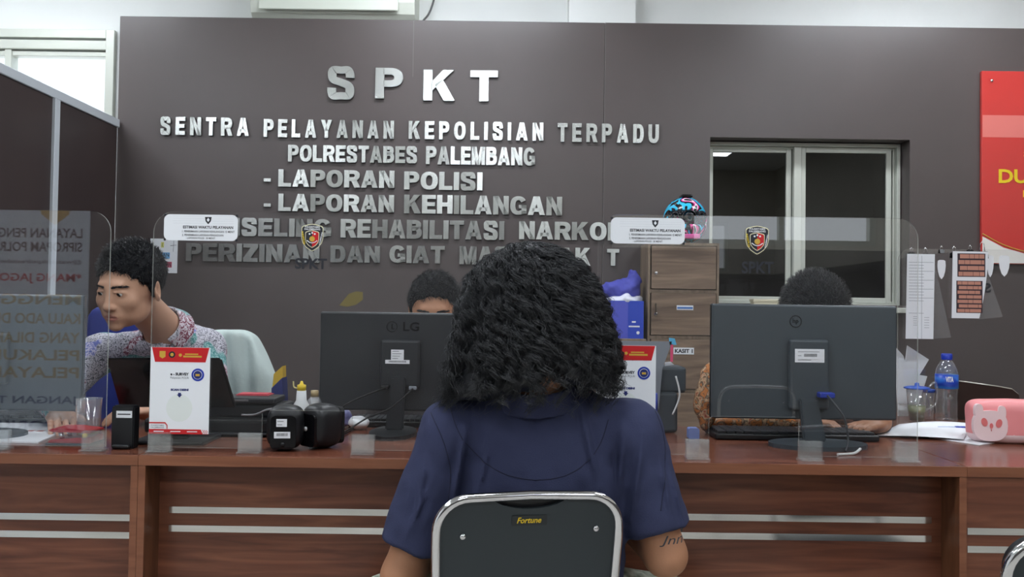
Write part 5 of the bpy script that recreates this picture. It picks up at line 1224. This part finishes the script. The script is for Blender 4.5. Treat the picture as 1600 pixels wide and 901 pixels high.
# ================================================================== PEOPLE
def rot(yaw, pitch, roll=0): return np.array(Matrix.Rotation(math.radians(yaw), 3, 'Z')@Matrix.Rotation(math.radians(pitch), 3, 'X')@Matrix.Rotation(math.radians(roll), 3, 'Y'))
def head_local(q):
    """head in its own frame: face towards -y, eyes at z=0"""
    d = sell(q, (0, .018, .036), (.076, .098, .086))
    d = smin(d, sell(q, (0, -.034, -.020), (.062, .058, .082)), .03)
    d = smin(d, sell(q, (0, -.042, -.070), (.050, .046, .040)), .025)
    for s in (-1, 1):
        d = smin(d, sell(q, (s*.044, -.030, -.068), (.018, .034, .026)), .025)
        d = smin(d, sell(q, (s*.040, -.066, -.028), (.022, .018, .020)), .025)
    d = smin(d, sell(q, (0, -.082, -.102), (.021, .013, .013)), .02)
    d = smin(d, scap(q, (-.030, -.081, .022), (.030, -.081, .022), .0095, .0095), .016)
    d = smin(d, sell(q, (0, -.080, -.066), (.030, .0165, .024)), .018)
    for s in (-1, 1): d = smax(d, -sell(q, (s*.032, -.1035, .002), (.018, .0105, .0095)), .012)
    for s in (-1, 1):
        lid = sell(q, (s*.031, -.0785, .0005), (.0165, .0145, .0120)); lid = smax(lid, -sell(q, (s*.031, -.096, -.0015), (.0145, .016, .0030)), .001)
        d = smin(d, lid, .006)
        d = smax(d, -sell(q, (s*.031, -.098, -.0015), (.0143, .014, .0028)), .001)
        d = smin(d, scap(q, (s*.019, -.0935, .0062), (s*.043, -.0880, .0040), .0016, .0014), .003)
    d = smin(d, scap(q, (0, -.088, .008), (0, -.103, -.034), .0085, .0105), .014)
    d = smin(d, sell(q, (0, -.1045, -.038), (.0125, .0120, .0095)), .008)
    for s in (-1, 1):
        d = smin(d, sell(q, (s*.0135, -.0965, -.041), (.0075, .0095, .0070)), .006)
        d = smax(d, -sell(q, (s*.0075, -.102, -.0490), (.0033, .005, .0026)), .002)
    d = smin(d, sell(q, (0, -.0945, -.0655), (.0215, .0050, .0042)), .005)
    d = smin(d, sell(q, (0, -.0935, -.0755), (.0185, .0060, .0052)), .005)
    d = smax(d, -sell(q, (0, -.102, -.0708), (.0225, .008, .0009)), .001)
    for s in (-1, 1):
        e = sell(q, (s*.079, .016, -.012), (.0095, .019, .033), np.array(Matrix.Rotation(s*.6, 3, 'Z')@Matrix.Rotation(-.15, 3, 'X')))
        e = smax(e, -sell(q, (s*.0885, .012, -.008), (.006, .010, .020)), .004)
        d = smin(d, e, .006)
    return d
def hand_f(P, w, d, side, up=(0, 0, 1), curl=.35):
    """relaxed hand: wrist w, pointing along d"""
    d = Vector(d).normalized(); up = Vector(up); sdv = d.cross(up).normalized(); up = sdv.cross(d).normalized(); w = Vector(w)
    R = np.array([list(sdv), list(d), list(up)]).T
    f = sell(P, w+d*.05, (.041, .05, .016), R); f = smin(f, scap(P, w-d*.01, w+d*.03, .026, .03), .012)
    for k, (o, L_) in enumerate(((-.030, .060), (-.010, .072), (.010, .076), (.029, .068))):
        o *= -side
        a = w+d*.085+sdv*o; b_ = a+d*L_*.45+up*.004-up*curl*.01; c_ = b_+(d*math.cos(curl*1.6)-up*math.sin(curl*1.6))*L_*.35; e = c_+(d*math.cos(curl*2.6)-up*math.sin(curl*2.6))*L_*.25
        g = np.minimum(np.minimum(scap(P, a, b_, .0092, .0085), scap(P, b_, c_, .0085, .0078)), scap(P, c_, e, .0078, .007))
        f = smin(f, g, .004)
    a = w+d*.03-sdv*side*-.03; b_ = a+sdv*side*.022+d*.03-up*.004; c_ = b_+d*.03+sdv*side*.006
    return smin(smin(f, scap(P, a, b_, .012, .010), .008), scap(P, b_, c_, .010, .008), .004)

def build_person(nm, label, S):
    hc = Vector(S['head']); R = S['R']; k = S.get('scale', 1.0); nb = Vector(S['neck']); ch = Vector(S['chest']); pv = Vector(S['pelvis'])
    t = thing('person', label, 'person', (pv.x, pv.y, 0)); o0 = t.location
    T = lambda v: v-np.array(o0)
    arms = list(zip(S['sh'], S['el'], S['wr'], S['hd'], (1, -1)))
    rr = S.get('r', 1.0)
    cr = S['chest_r']
    nk0 = hc+Vector(R@np.array((0, .03, -.06)))*1; 
    def torso(P, g=0):
        d = sell(P, ch, (cr[0]+g, cr[1]+g, cr[2]+g))
        d = smin(d, scap(P, ch, pv, cr[1]*.95+g, cr[1]*1.0+g), .09)
        d = smin(d, sell(P, pv, (cr[0]*.88+g, cr[1]*1.02+g, .15+g)), .08)
        for s_, e_, w_, h_, sd in arms: d = smin(d, scap(P, nb+Vector((0, .01, -.035)), s_, .044+g, .056*rr+g), .05)
        return d
    def skin(P):
        P = P+np.array(o0)
        q = (P-np.array(hc))@R/k
        d = head_local(q)*k
        d = smin(d, scap(P, nk0, nb, .055*rr, .06*rr), .025)
        d = smin(d, torso(P, -.012), .03)
        for s_, e_, w_, h_, sd in arms:
            d = smin(d, scap(P, s_, e_, .052*rr, .043*rr), .02); d = smin(d, scap(P, e_, w_, .042*rr, .028), .02)
            d = smin(d, hand_f(P, w_, h_, sd), .012)
        return d
    pts = [hc, nb, ch, pv]+[p for a in arms for p in a[:3]]+[Vector(a[2])+Vector(a[3]).normalized()*.19 for a in arms]
    lo = [min(p[i] for p in pts)-(.16, .16, .2)[i]-o0[i] for i in range(3)]; hi = [max(p[i] for p in pts)+.17-o0[i] for i in range(3)]
    lo[0] = min(lo[0], ch.x-cr[0]-.05-o0[0]); hi[0] = max(hi[0], ch.x+cr[0]+.05-o0[0])
    me = soft(skin, lo, hi, S['h'])
    def rule(C):
        q = (C+np.array(o0)-np.array(hc))@R/k
        lip = (q[:, 1] < -.088) & (((q[:, 0]/.0225)**2+((q[:, 2]+.0710)/.0095)**2) < 1)
        return lip.astype(int)
    recolour(me, [S['skin'], LIP], rule); obj('body', me, None, t)
    # shirt
    sl = S.get('sleeve', 1)
    def shirt(P):
        P = P+np.array(o0); d = torso(P, .0)
        for s_, e_, w_, h_, sd in arms:
            s_, e_, w_ = Vector(s_), Vector(e_), Vector(w_)
            if sl == 1:
                a = smin(scap(P, s_, e_, .062*rr, .054*rr), scap(P, e_, w_, .054*rr, .036), .02)
                a = smax(a, splane(P, w_-(w_-e_).normalized()*.005, w_-e_), .004)
            else:
                end = s_+(e_-s_)*sl; a = scap(P, s_, s_+(e_-s_)*(sl+.1), S.get('armr', .07), S.get('armr', .07)*.92)
                a = smax(a, splane(P, end, e_-s_), .006)
            d = smin(d, a, S.get('ak', .03))
        d = smax(d, -scap(P, nb+Vector((0, -.0, -.012)), nb+(hc-nb)*.8, *((.060, .066) if S.get('open_front') else (.064*rr, .085*rr))), .008)
        q = P*np.array((1, 1, .45)); d = d+S.get('wr_amp', .004)*wob(q, 34, 1)+S.get('wr_amp', .004)*.5*wob(P, 60, 4)
        for (l0, l1, amp, wd) in S.get('folds', []):
            l0 = np.array(l0)[[0, 2]]; ab = np.array(l1)[[0, 2]]-l0; Pq = P[:, [0, 2]]; tt = np.clip(((Pq-l0)@ab)/(ab@ab), 0, 1); dist = np.linalg.norm(Pq-l0-tt[:, None]*ab, axis=1); ta = np.sin(PI*np.clip(tt, .08, .92)); d = d-amp*.8*ta*(np.exp(-(dist/wd)**2)-.55*np.exp(-(dist/(wd*2.2))**2))*(P[:, 1] < 2.0)
        d = smax(d, -(P[:, 2]-S.get('hem', pv.z-.02)), .01)
        return d*.9
    shf = shirt
    obj('shirt', soft(shirt, lo, hi, max(S['h'], .006)), S['shirt'], t)
    # collar
    ax = (nk0-nb).normalized()
    cR = np.array(Matrix([frame(ax)[0], frame(ax)[1], ax]).transposed())
    cw, chh, cb_ = S.get('collar', (.074, .026, .4))
    def collar(P):
        P = P+np.array(o0); q = (P-np.array(nb)-np.array(ax)*S.get('coff', .01))@cR
        rad = np.hypot(q[:, 0], q[:, 1])
        d = smax(np.abs(rad-(cw+(-q[:, 2])*cb_))-.005, np.abs(q[:, 2])-chh, .004)
        if S.get('open_front'):
            fw = np.array((0, -1, 0.))@R.T if False else np.array(R)@np.array((0, -1, 0.)); fw[2] = 0; fw /= np.linalg.norm(fw)
            v = P-np.array(nb); al = v@fw; sdw = np.abs(v@np.array((-fw[1], fw[0], 0)))
            d = smax(d, -(np.maximum(sdw-.028+.5*np.clip(P[:, 2]-nb.z, -1, 0), -al)), .004)
        return d
    obj('collar', soft(collar, (nb.x-.16-o0.x, nb.y-.16-o0.y, nb.z-.1), (nb.x+.16-o0.x, nb.y+.16-o0.y, nb.z+.12), .004), S.get('collar_mat', S['shirt']), t)
    # eyes and brows
    for s in (-1, 1):
        me = soft(lambda q: sell(q, (0, 0, 0), (.0128, .0128, .0118)), (-.016, -.016, -.016), (.016, .016, .016), .0016)
        g = Vector(S.get('gaze', (0, -1, -.1))).normalized()
        recolour(me, [EYEW, EYED], lambda C: ((C@np.array(g))/np.linalg.norm(C, axis=1) > .78))
        p_ = hc+Vector(R@np.array((s*.031, -.0795, -.0005)))*k; e = obj('eye', me, None, t, loc=p_-o0, rot=Matrix(R).to_euler()); e.scale = (k,)*3
    n = 170; base = []
    for s in (-1, 1):
        u = RNG.random(n); x = s*(.011+.036*u); z = .0180+.004*np.sin(u*2.4)-.001*u+RNG.normal(0, .0014, n); y = -.0885+.001*u+.012*u**2+RNG.normal(0, .0012, n)-.0025
        ys_ = np.linspace(-.12, -.06, 61); Q = np.stack(np.broadcast_arrays(x[:, None], ys_[None], z[:, None]), -1).reshape(-1, 3)
        y = ys_[np.argmax(head_local(Q).reshape(n, 61) < 0, axis=1)]-.0004
        st = np.stack([x, y, z], 1); dr = np.stack([s*.007*np.ones(n), .0005+.0035*u, .001-.003*u], 1)
        base.append(np.stack([st+dr*q for q in (0, .5, 1)], 1))
    br = np.concatenate(base)*k; br = br@R.T+np.array(hc)-np.array(o0)
    obj('eyebrows', strands(br, .0009), HAIRM, t)
    # hair
    hz0, hsl, thick = S['hair']
    def cap(q):
        d = sell(q, (0, .018, .036), (.0775+thick, .0995+thick, .087+thick))
        return smax(d, -(q[:, 2]-(hz0-(q[:, 1]+.075)*hsl)+.004*np.sin(q[:, 0]*190+q[:, 1]*160)), .004)+.0025*wob(q, 130, 2)
    cm = soft(cap, (-.11, -.11, -.14), (.11, .14, .16), .004)
    V = np.empty(len(cm.vertices)*3, np.float32); cm.vertices.foreach_get('co', V); V = V.reshape(-1, 3)
    Nn = np.empty(len(cm.vertices)*3, np.float32); cm.vertices.foreach_get('normal', Nn); Nn = Nn.reshape(-1, 3)
    I = RNG.integers(0, len(V), int(S.get('nhair', 2600)*1.7)); v0, n0 = V[I], Nn[I]
    keep = n0@np.array((0, 0, 0)) > -1; top = np.clip((v0[:, 2]-.02)/.09, 0, 1)[:, None]
    L_ = (S['hl'][0]+(S['hl'][1]-S['hl'][0])*top)*RNG.uniform(.6, 1.25, (len(v0), 1))
    cb2 = np.array(S.get('comb', (0, -.5, .35)))[None]*top+np.array((0, .1, -.5))[None]*(1-top)+RNG.normal(0, .28, (len(v0), 3))
    d0 = n0*.75+cb2; d0 /= np.linalg.norm(d0, axis=1, keepdims=True)
    P_ = np.stack([v0-n0*.003+d0*L_*u+n0*(0)-np.array((0, 0, .35))[None]*L_*u*u*(1-top*.8)-n0*L_*u*u*.35 for u in np.linspace(0, 1, 6)], 1)
    hm = strands(P_, S.get('hr', .0009)); al = join([cm, hm], 'hair')
    A_ = np.empty(len(al.vertices)*3, np.float32); al.vertices.foreach_get('co', A_); A_ = (A_.reshape(-1, 3)*k)@R.T+np.array(hc)-np.array(o0); al.vertices.foreach_set('co', A_.astype(np.float32).ravel())
    nc = len(cm.polygons); al.polygons.foreach_set('use_smooth', [True]*len(al.polygons))
    al.materials.append(HAIRM); al.materials.append(HAIRB)
    mi_ = np.zeros(len(al.polygons), np.int32); mi_[:nc] = 1; al.polygons.foreach_set('material_index', mi_); obj('hair', al, None, t)
    # legs
    for s_, (kn, ft) in zip((1, -1), S['legs']):
        hip = pv+Vector((-.09*s_, 0, -.04)); kn, ft = Vector(kn), Vector(ft)
        def leg(P):
            P = P+np.array(o0); d = smin(scap(P, hip, kn, .085, .068), scap(P, kn, ft+Vector((0, 0, .06)), .066, .05), .03); return smax(d, -(P[:, 2]-.07), .01)+.003*wob(P, 30, 2)
        ps = [hip, kn, ft]; l2 = [min(p[i] for p in ps)-.12-o0[i] for i in range(3)]; h2 = [max(p[i] for p in ps)+.12-o0[i] for i in range(3)]
        obj('trouser_leg', soft(leg, l2, h2, .012), S.get('trousers', TRO), t)
        b = NB(); tube(b, [(ft.x-o0.x, ft.y+.05-o0.y, .036), (ft.x-o0.x, ft.y-.02-o0.y, .04), (ft.x-o0.x, ft.y-.02+S.get('toe', -.14)-o0.y, .03)], [.03, .035, .026], 12)
        for v in b.verts: v.co.z = max(v.co.z, .001)
        obj('shoe', b, BLACKP, t)
    return t, shirt

# batik cloth: pale ground, fine dark scribble, teal and maroon blossoms
def batik():
    m = bpy.data.materials.new('batik'); m.use_nodes = True; N = m.node_tree.nodes; L = m.node_tree.links; b = N['Principled BSDF']; b.inputs['Roughness'].default_value = .8
    tc = N.new('ShaderNodeTexCoord')
    def noise(sc, det, dist=0, off=0):
        mp = N.new('ShaderNodeMapping'); mp.inputs['Location'].default_value = (off, off*.7, off*.3); L.new(tc.outputs['Object'], mp.inputs[0])
        n = N.new('ShaderNodeTexNoise'); n.inputs['Scale'].default_value = sc; n.inputs['Detail'].default_value = det; n.inputs['Distortion'].default_value = dist; L.new(mp.outputs[0], n.inputs[0]); return n.outputs[0]
    def band(src, stops):
        r = N.new('ShaderNodeValToRGB'); e = r.color_ramp.elements; e[0].position, e[0].color = stops[0][0], (stops[0][1],)*3+(1,); e[1].position, e[1].color = stops[-1][0], (stops[-1][1],)*3+(1,)
        for p, v in stops[1:-1]: q = e.new(p); q.color = (v,)*3+(1,)
        L.new(src, r.inputs[0]); return r.outputs[0]
    def mix(fac, a, c):
        x = N.new('ShaderNodeMixRGB'); L.new(fac, x.inputs[0])
        for i, v in ((1, a), (2, c)):
            if isinstance(v, tuple): x.inputs[i].default_value = v
            else: L.new(v, x.inputs[i])
        return x.outputs[0]
    scr = band(noise(75, 2, 1.5), [(.44, 0), (.475, 1), (.52, 1), (.555, 0)])
    g = mix(scr, lin((206, 204, 214)), lin((84, 84, 96)))
    teal = band(noise(7, 2, .5, 3), [(.52, 0), (.55, 1)]); mar = band(noise(8, 2, .6, 11), [(.57, 0), (.59, 1)]); blu = band(noise(9, 2, .5, 23), [(.62, 0), (.65, 1)])
    vein = band(noise(40, 2, 2, 5), [(.42, 0), (.47, 1), (.53, 1), (.58, 0)])
    tealc = mix(vein, lin((70, 140, 138)), lin((150, 190, 190))); marc = mix(vein, lin((128, 62, 82)), lin((222, 214, 222))); bluc = mix(vein, lin((110, 120, 190)), lin((205, 200, 225)))
    g = mix(teal, g, tealc); g = mix(mar, g, marc); g = mix(blu, g, bluc); L.new(g, b.inputs['Base Color']); return m
BATIK = batik()
V3 = lambda *a: Vector(a)
build_person('person', 'man in a pale batik shirt with short spiky hair leaning towards the left monitor', dict(
    head=(-1.193, 2.60, 1.250), R=rot(-14, 15, 3), scale=1.05, neck=(-1.165, 2.79, 1.115), chest=(-1.19, 2.945, .95), chest_r=(.175, .112, .19), pelvis=(-1.20, 3.03, .56),
    sh=[V3(-1.075, 2.93, 1.045), V3(-1.41, 2.87, 1.03)], el=[V3(-1.0, 2.80, .875), V3(-1.50, 2.73, .875)], wr=[V3(-1.13, 2.66, .86), V3(-1.37, 2.54, .858)], hd=[V3(-.7, -.5, -.05), V3(.3, -.5, -.05)],
    h=.004, skin=SKIN2, shirt=BATIK, hair=(.062, .95, .008), hl=(.008, .034), comb=(-.1, -.5, .6), nhair=2800, gaze=(-.25, -1, -.35), open_front=True, collar=(.078, .03, .35), collar_mat=BATIK, coff=-.005,
    legs=[((-1.08, 2.62, .52), (-1.08, 2.6, 0)), ((-1.34, 2.62, .52), (-1.34, 2.6, 0))]))
SHD = mat('dark_shirt', (58, 52, 52), .85)
build_person('person', 'officer behind the middle monitor showing only dark hair and forehead', dict(
    head=(-.262, 2.80, 1.183), R=rot(4, 12), scale=1.02, neck=(-.26, 2.92, 1.01), chest=(-.26, 2.99, .87), chest_r=(.17, .112, .18), pelvis=(-.26, 3.05, .53),
    sh=[V3(-.09, 2.98, .95), V3(-.43, 2.98, .95)], el=[V3(-.03, 3.0, .70), V3(-.49, 3.0, .70)], wr=[V3(-.13, 2.86, .64), V3(-.39, 2.86, .64)], hd=[V3(-.3, -.5, 0), V3(.3, -.5, 0)],
    h=.006, skin=SKIN, shirt=SHD, hair=(.064, .9, .007), hl=(.012, .030), comb=(.45, -.7, .15), nhair=2200, hr=.0008,
    legs=[((-.16, 2.62, .5), (-.16, 2.6, 0)), ((-.36, 2.62, .5), (-.36, 2.6, 0))]))
build_person('person', 'person bent down behind the right monitor showing dark hair and a hand', dict(
    head=(1.012, 2.79, 1.175), R=rot(6, 38), scale=1.05, neck=(1.0, 2.94, 1.03), chest=(.97, 3.02, .88), chest_r=(.17, .112, .18), pelvis=(.95, 3.07, .53),
    sh=[V3(1.14, 3.0, .96), V3(.80, 3.0, .96)], el=[V3(1.22, 2.85, .87), V3(.76, 2.85, .87)], wr=[V3(1.18, 2.655, .85), V3(.93, 2.72, .85)], hd=[V3(-.65, -.45, -.05), V3(.5, -.4, -.03)],
    h=.006, skin=SKIN, shirt=mat('slate_shirt', (60, 64, 78), .85), hair=(.045, .9, .022), hl=(.02, .03), comb=(.1, .4, .2), nhair=3200, hr=.0009,
    legs=[((1.05, 2.64, .5), (1.05, 2.62, 0)), ((.85, 2.64, .5), (.85, 2.62, 0))]))

# the long-haired man in the chair
hX = .045
t, shf = build_person('person', 'long curly-haired man in a navy polo seated with his back to the camera', dict(
    head=(.055, 1.965, 1.185), R=rot(180, 8), scale=1.0, neck=(.062, 1.965, 1.0), chest=(.078, 2.0, .80), chest_r=(.215, .145, .235), pelvis=(.078, 2.0, .585),
    sh=[V3(.285, 1.975, .905), V3(-.132, 1.975, .905)], el=[V3(.362, 1.935, .635), V3(-.245, 1.95, .575)], wr=[V3(.285, 2.13, .665), V3(-.18, 2.13, .60)], hd=[V3(-.4, .3, .05), V3(.3, .3, .05)],
    h=.006, r=1.12, skin=SKIN, shirt=NAVY, sleeve=.80, armr=.083, ak=.028, wr_amp=.005, hair=(.06, .9, .01), hl=(.01, .02), nhair=300, hem=.5,
    collar=(.092, .024, .45), coff=.004, collar_mat=NAVY, toe=.14,
    folds=[((.155, 1.855, .99), (.20, 1.84, .80), 0.0243, 0.0077), ((.20, 1.84, .80), (.185, 1.845, .62), 0.0203, 0.0077), ((-.10, 1.87, .93), (-.13, 1.85, .72), 0.0243, 0.0094), ((-.04, 1.86, .92), (-.075, 1.85, .76), 0.0162, 0.0068), ((.30, 1.9, .92), (.275, 1.86, .72), 0.0243, 0.0077), ((.255, 1.87, .94), (.25, 1.85, .78), 0.0181, 0.0068), ((.335, 1.9, .88), (.37, 1.87, .72), 0.0181, 0.0068), ((.36, 1.89, .86), (.40, 1.88, .70), 0.0142, 0.0060), ((-.19, 1.9, .86), (-.21, 1.88, .70), 0.0181, 0.0068), ((-.17, 1.89, .82), (-.24, 1.88, .66), 0.0142, 0.0060), ((-.12, 1.86, .72), (.02, 1.85, .78), 0.0121, 0.0085), ((.26, 1.86, .70), (.12, 1.85, .78), 0.0121, 0.0085)],
    trousers=ramped('patterned_shorts', [(.3, (90, 110, 92)), (.5, (200, 204, 190)), (.7, (110, 120, 104))], (1, 1, 1), 26, 3, .85),
    legs=[((.47, 2.09, .455), (.44, 2.03, 0)), ((-.31, 2.09, .455), (-.28, 2.03, 0))]))
o0 = t.location
def on_back(x, z, f=shf, off=.0006):
    ys_ = np.linspace(1.72, 2.1, 500); P = np.stack([np.full(500, x), ys_, np.full(500, z)], 1)-np.array(o0); d = f(P); i = np.argmax(d < 0)
    return Vector((x, (ys_[i] if d[i] < 0 else 2.0)-off, z))-o0
def px_line(pts, Y=1.86): return [on_back(W(x, y, Y).x, W(x, y, Y).z) for x, y in pts]
def stitched(name, pts, r, m=SEAM):
    P = smooth_curve([(x, y, 0) for x, y in pts], 6); b = NB(); tube(b, px_line([(p.x, p.y) for p in P]), r, 5); obj(name, b, m, t)
stitched('yoke_seam', [(700, 640), (722, 690), (765, 730), (825, 746), (890, 738), (935, 705), (955, 660)], .0010)
stitched('armhole_seam', [(668, 650), (690, 690), (702, 740), (698, 790)], .0011)
stitched('armhole_seam', [(1032, 645), (1046, 690), (1044, 740), (1034, 800)], .0011)
stitched('logo_stitch', [(879, 626), (870, 624), (865, 629), (868, 635), (878, 635)], .0012, mat('logo_thread', (70, 78, 112), .7))
# tattoo
def arm_f(P):
    P = P+np.array(o0); a = scap(P, (.285, 1.975, .905), (.362, 1.935, .635), .052*1.12, .043*1.12); return smin(a, scap(P, (.362, 1.935, .635), (.285, 2.13, .665), .042*1.12, .028), .02)
b = NB(); p, q = W(1030, 854, 1.89), W(1080, 838, 1.89)
text(b, 'Jnna', p.x, q.x, p.z, q.z, 0, .0)
bmesh.ops.subdivide_edges(b, edges=[e for e in b.edges if e.calc_length() > .006], cuts=2)
for v in b.verts:
    v.co.x += (v.co.z-p.z)*.5; w_ = on_back(v.co.x, v.co.z, arm_f, .0012); v.co = w_
obj('tattoo', b, mat('tattoo_ink', (66, 66, 70), .7), t, label='dark script tattoo on the forearm')
# curly hair
tz = np.array([1.352, 1.345, 1.325, 1.300, 1.272, 1.235, 1.198, 1.139, 1.08, 1.02, .96]); tr = np.array([0, .045, .085, .118, .143, .160, .172, .186, .200, .205, .20]); tx = np.array([.045, .045, .045, .043, .040, .044, .048, .054, .056, .048, .03])
arc_ = np.concatenate([[0], np.cumsum(np.hypot(np.diff(tz), np.diff(tr)))]); arc_ /= arc_[-1]
def env(u, ph, sc):
    z = np.interp(u, arc_, tz); r_ = np.interp(u, arc_, tr)*sc; x = np.interp(u, arc_, tx)
    return np.stack([x+r_*np.cos(ph), 1.955+r_*.74*np.sin(ph), z], -1)
def hem_u(ph):  # how far down the hair reaches: shorter at the nape and at the right
    c_ = np.cos(ph); s_ = np.sin(ph)
    back = np.clip(-s_, 0, 1)
    h = .99-.075*back-.075*np.clip(c_, 0, 1)+.01*np.clip(-c_, 0, 1)
    h = h-.10*np.exp(-((ph-(-1.25))/.22)**2)
    return h
NL = 330; M_ = 20; K = 40; n = NL*M_
phl = RNG.uniform(-PI, PI, NL); bk_ = RNG.random(NL) < .5; phl[bk_] = RNG.uniform(-PI, 0, bk_.sum())
u0l = RNG.random(NL)**1.0*.72; u0l[::7] *= .1; u1l = np.minimum(u0l+RNG.uniform(.25, .55, NL), hem_u(phl)+RNG.normal(.0, .045, NL)); u1l = np.maximum(u1l, u0l+.08)
tt = np.linspace(0, 1, K)[None]
def curls(u0, u1, ph, sc, amp, fr, p0, drift, wild):
    U = u0[:, None]+(u1-u0)[:, None]*tt; PH = ph[:, None]+drift[:, None]*tt; R_ = sc[:, None]+wild[:, None]*tt**1.4
    base = env(U, PH, R_); A_ = amp[:, None]*np.minimum(.2+tt*1.4, 1); th = fr[:, None]*(u1-u0)[:, None]*tt*2*PI+p0[:, None]
    rad = np.stack([np.cos(PH), np.sin(PH), 0*PH], -1); tan = np.stack([-np.sin(PH), np.cos(PH), 0*PH], -1)
    P = base+rad*(A_*.9*np.cos(th))[..., None]+tan*(A_*1.15*np.sin(th))[..., None]; P[..., 2] += A_*.5*np.sin(th+.8); return P
lock = curls(u0l, u1l, phl, RNG.uniform(.92, 1.0, NL), RNG.uniform(.006, .014, NL), RNG.uniform(5, 9.5, NL), RNG.uniform(0, 6.3, NL), RNG.normal(0, .12, NL), (RNG.random(NL) < .25)*RNG.uniform(0, .09, NL))
off = RNG.normal(0, .0036, (NL, M_, 1, 3)); wav = .0016*np.sin(tt[..., None]*RNG.uniform(20, 60, (NL*M_, 1, 1))+RNG.uniform(0, 6, (NL*M_, 1, 3)))
paths = (lock[:, None]+off*(.45+.9*tt.reshape(1, 1, K, 1))).reshape(n, K, 3)+wav
NF = 900; phf = RNG.uniform(-PI, PI, NF); uf = RNG.random(NF)*.85
fly = curls(uf, np.minimum(uf+RNG.uniform(.12, .3, NF), 1.0), phf, RNG.uniform(.96, 1.02, NF), RNG.uniform(.003, .009, NF), RNG.uniform(8, 18, NF), RNG.uniform(0, 6.3, NF), RNG.normal(0, .3, NF), RNG.uniform(.0, .16, NF)*(RNG.random(NF) < .5))
paths -= np.array(o0); fly -= np.array(o0)
def mop(P):
    P = P+np.array(o0); z = P[:, 2]; u = np.interp(-z, -tz, arc_); r_ = np.interp(-z, -tz, tr); x = np.interp(-z, -tz, tx)
    q = np.hypot(P[:, 0]-x, (P[:, 1]-1.955)/.74); phh = np.arctan2((P[:, 1]-1.955), P[:, 0]-x)
    d = (q-r_*.90)*.7; d = smax(d, z-1.34, .02); d = smax(d, (u-hem_u(phh)+.03)*.4, .01)
    return d+.007*wob(P, 55, 1)+.004*wob(P, 110, 3)
o_old = [c for c in t.children if c.name.startswith('hair')][0]; bpy.data.objects.remove(o_old)
mm_ = soft(mop, (-.22, -.22, .95), (.22, .2, 1.37), .007)
hair_me = join([mm_, strands(paths, .0010), strands(fly, .0006)], 'hair'); hair_me.polygons.foreach_set('use_smooth', [True]*len(hair_me.polygons)); hair_me.materials.append(HAIRM)
obj('hair', hair_me, None, t, label='long loose black curls')
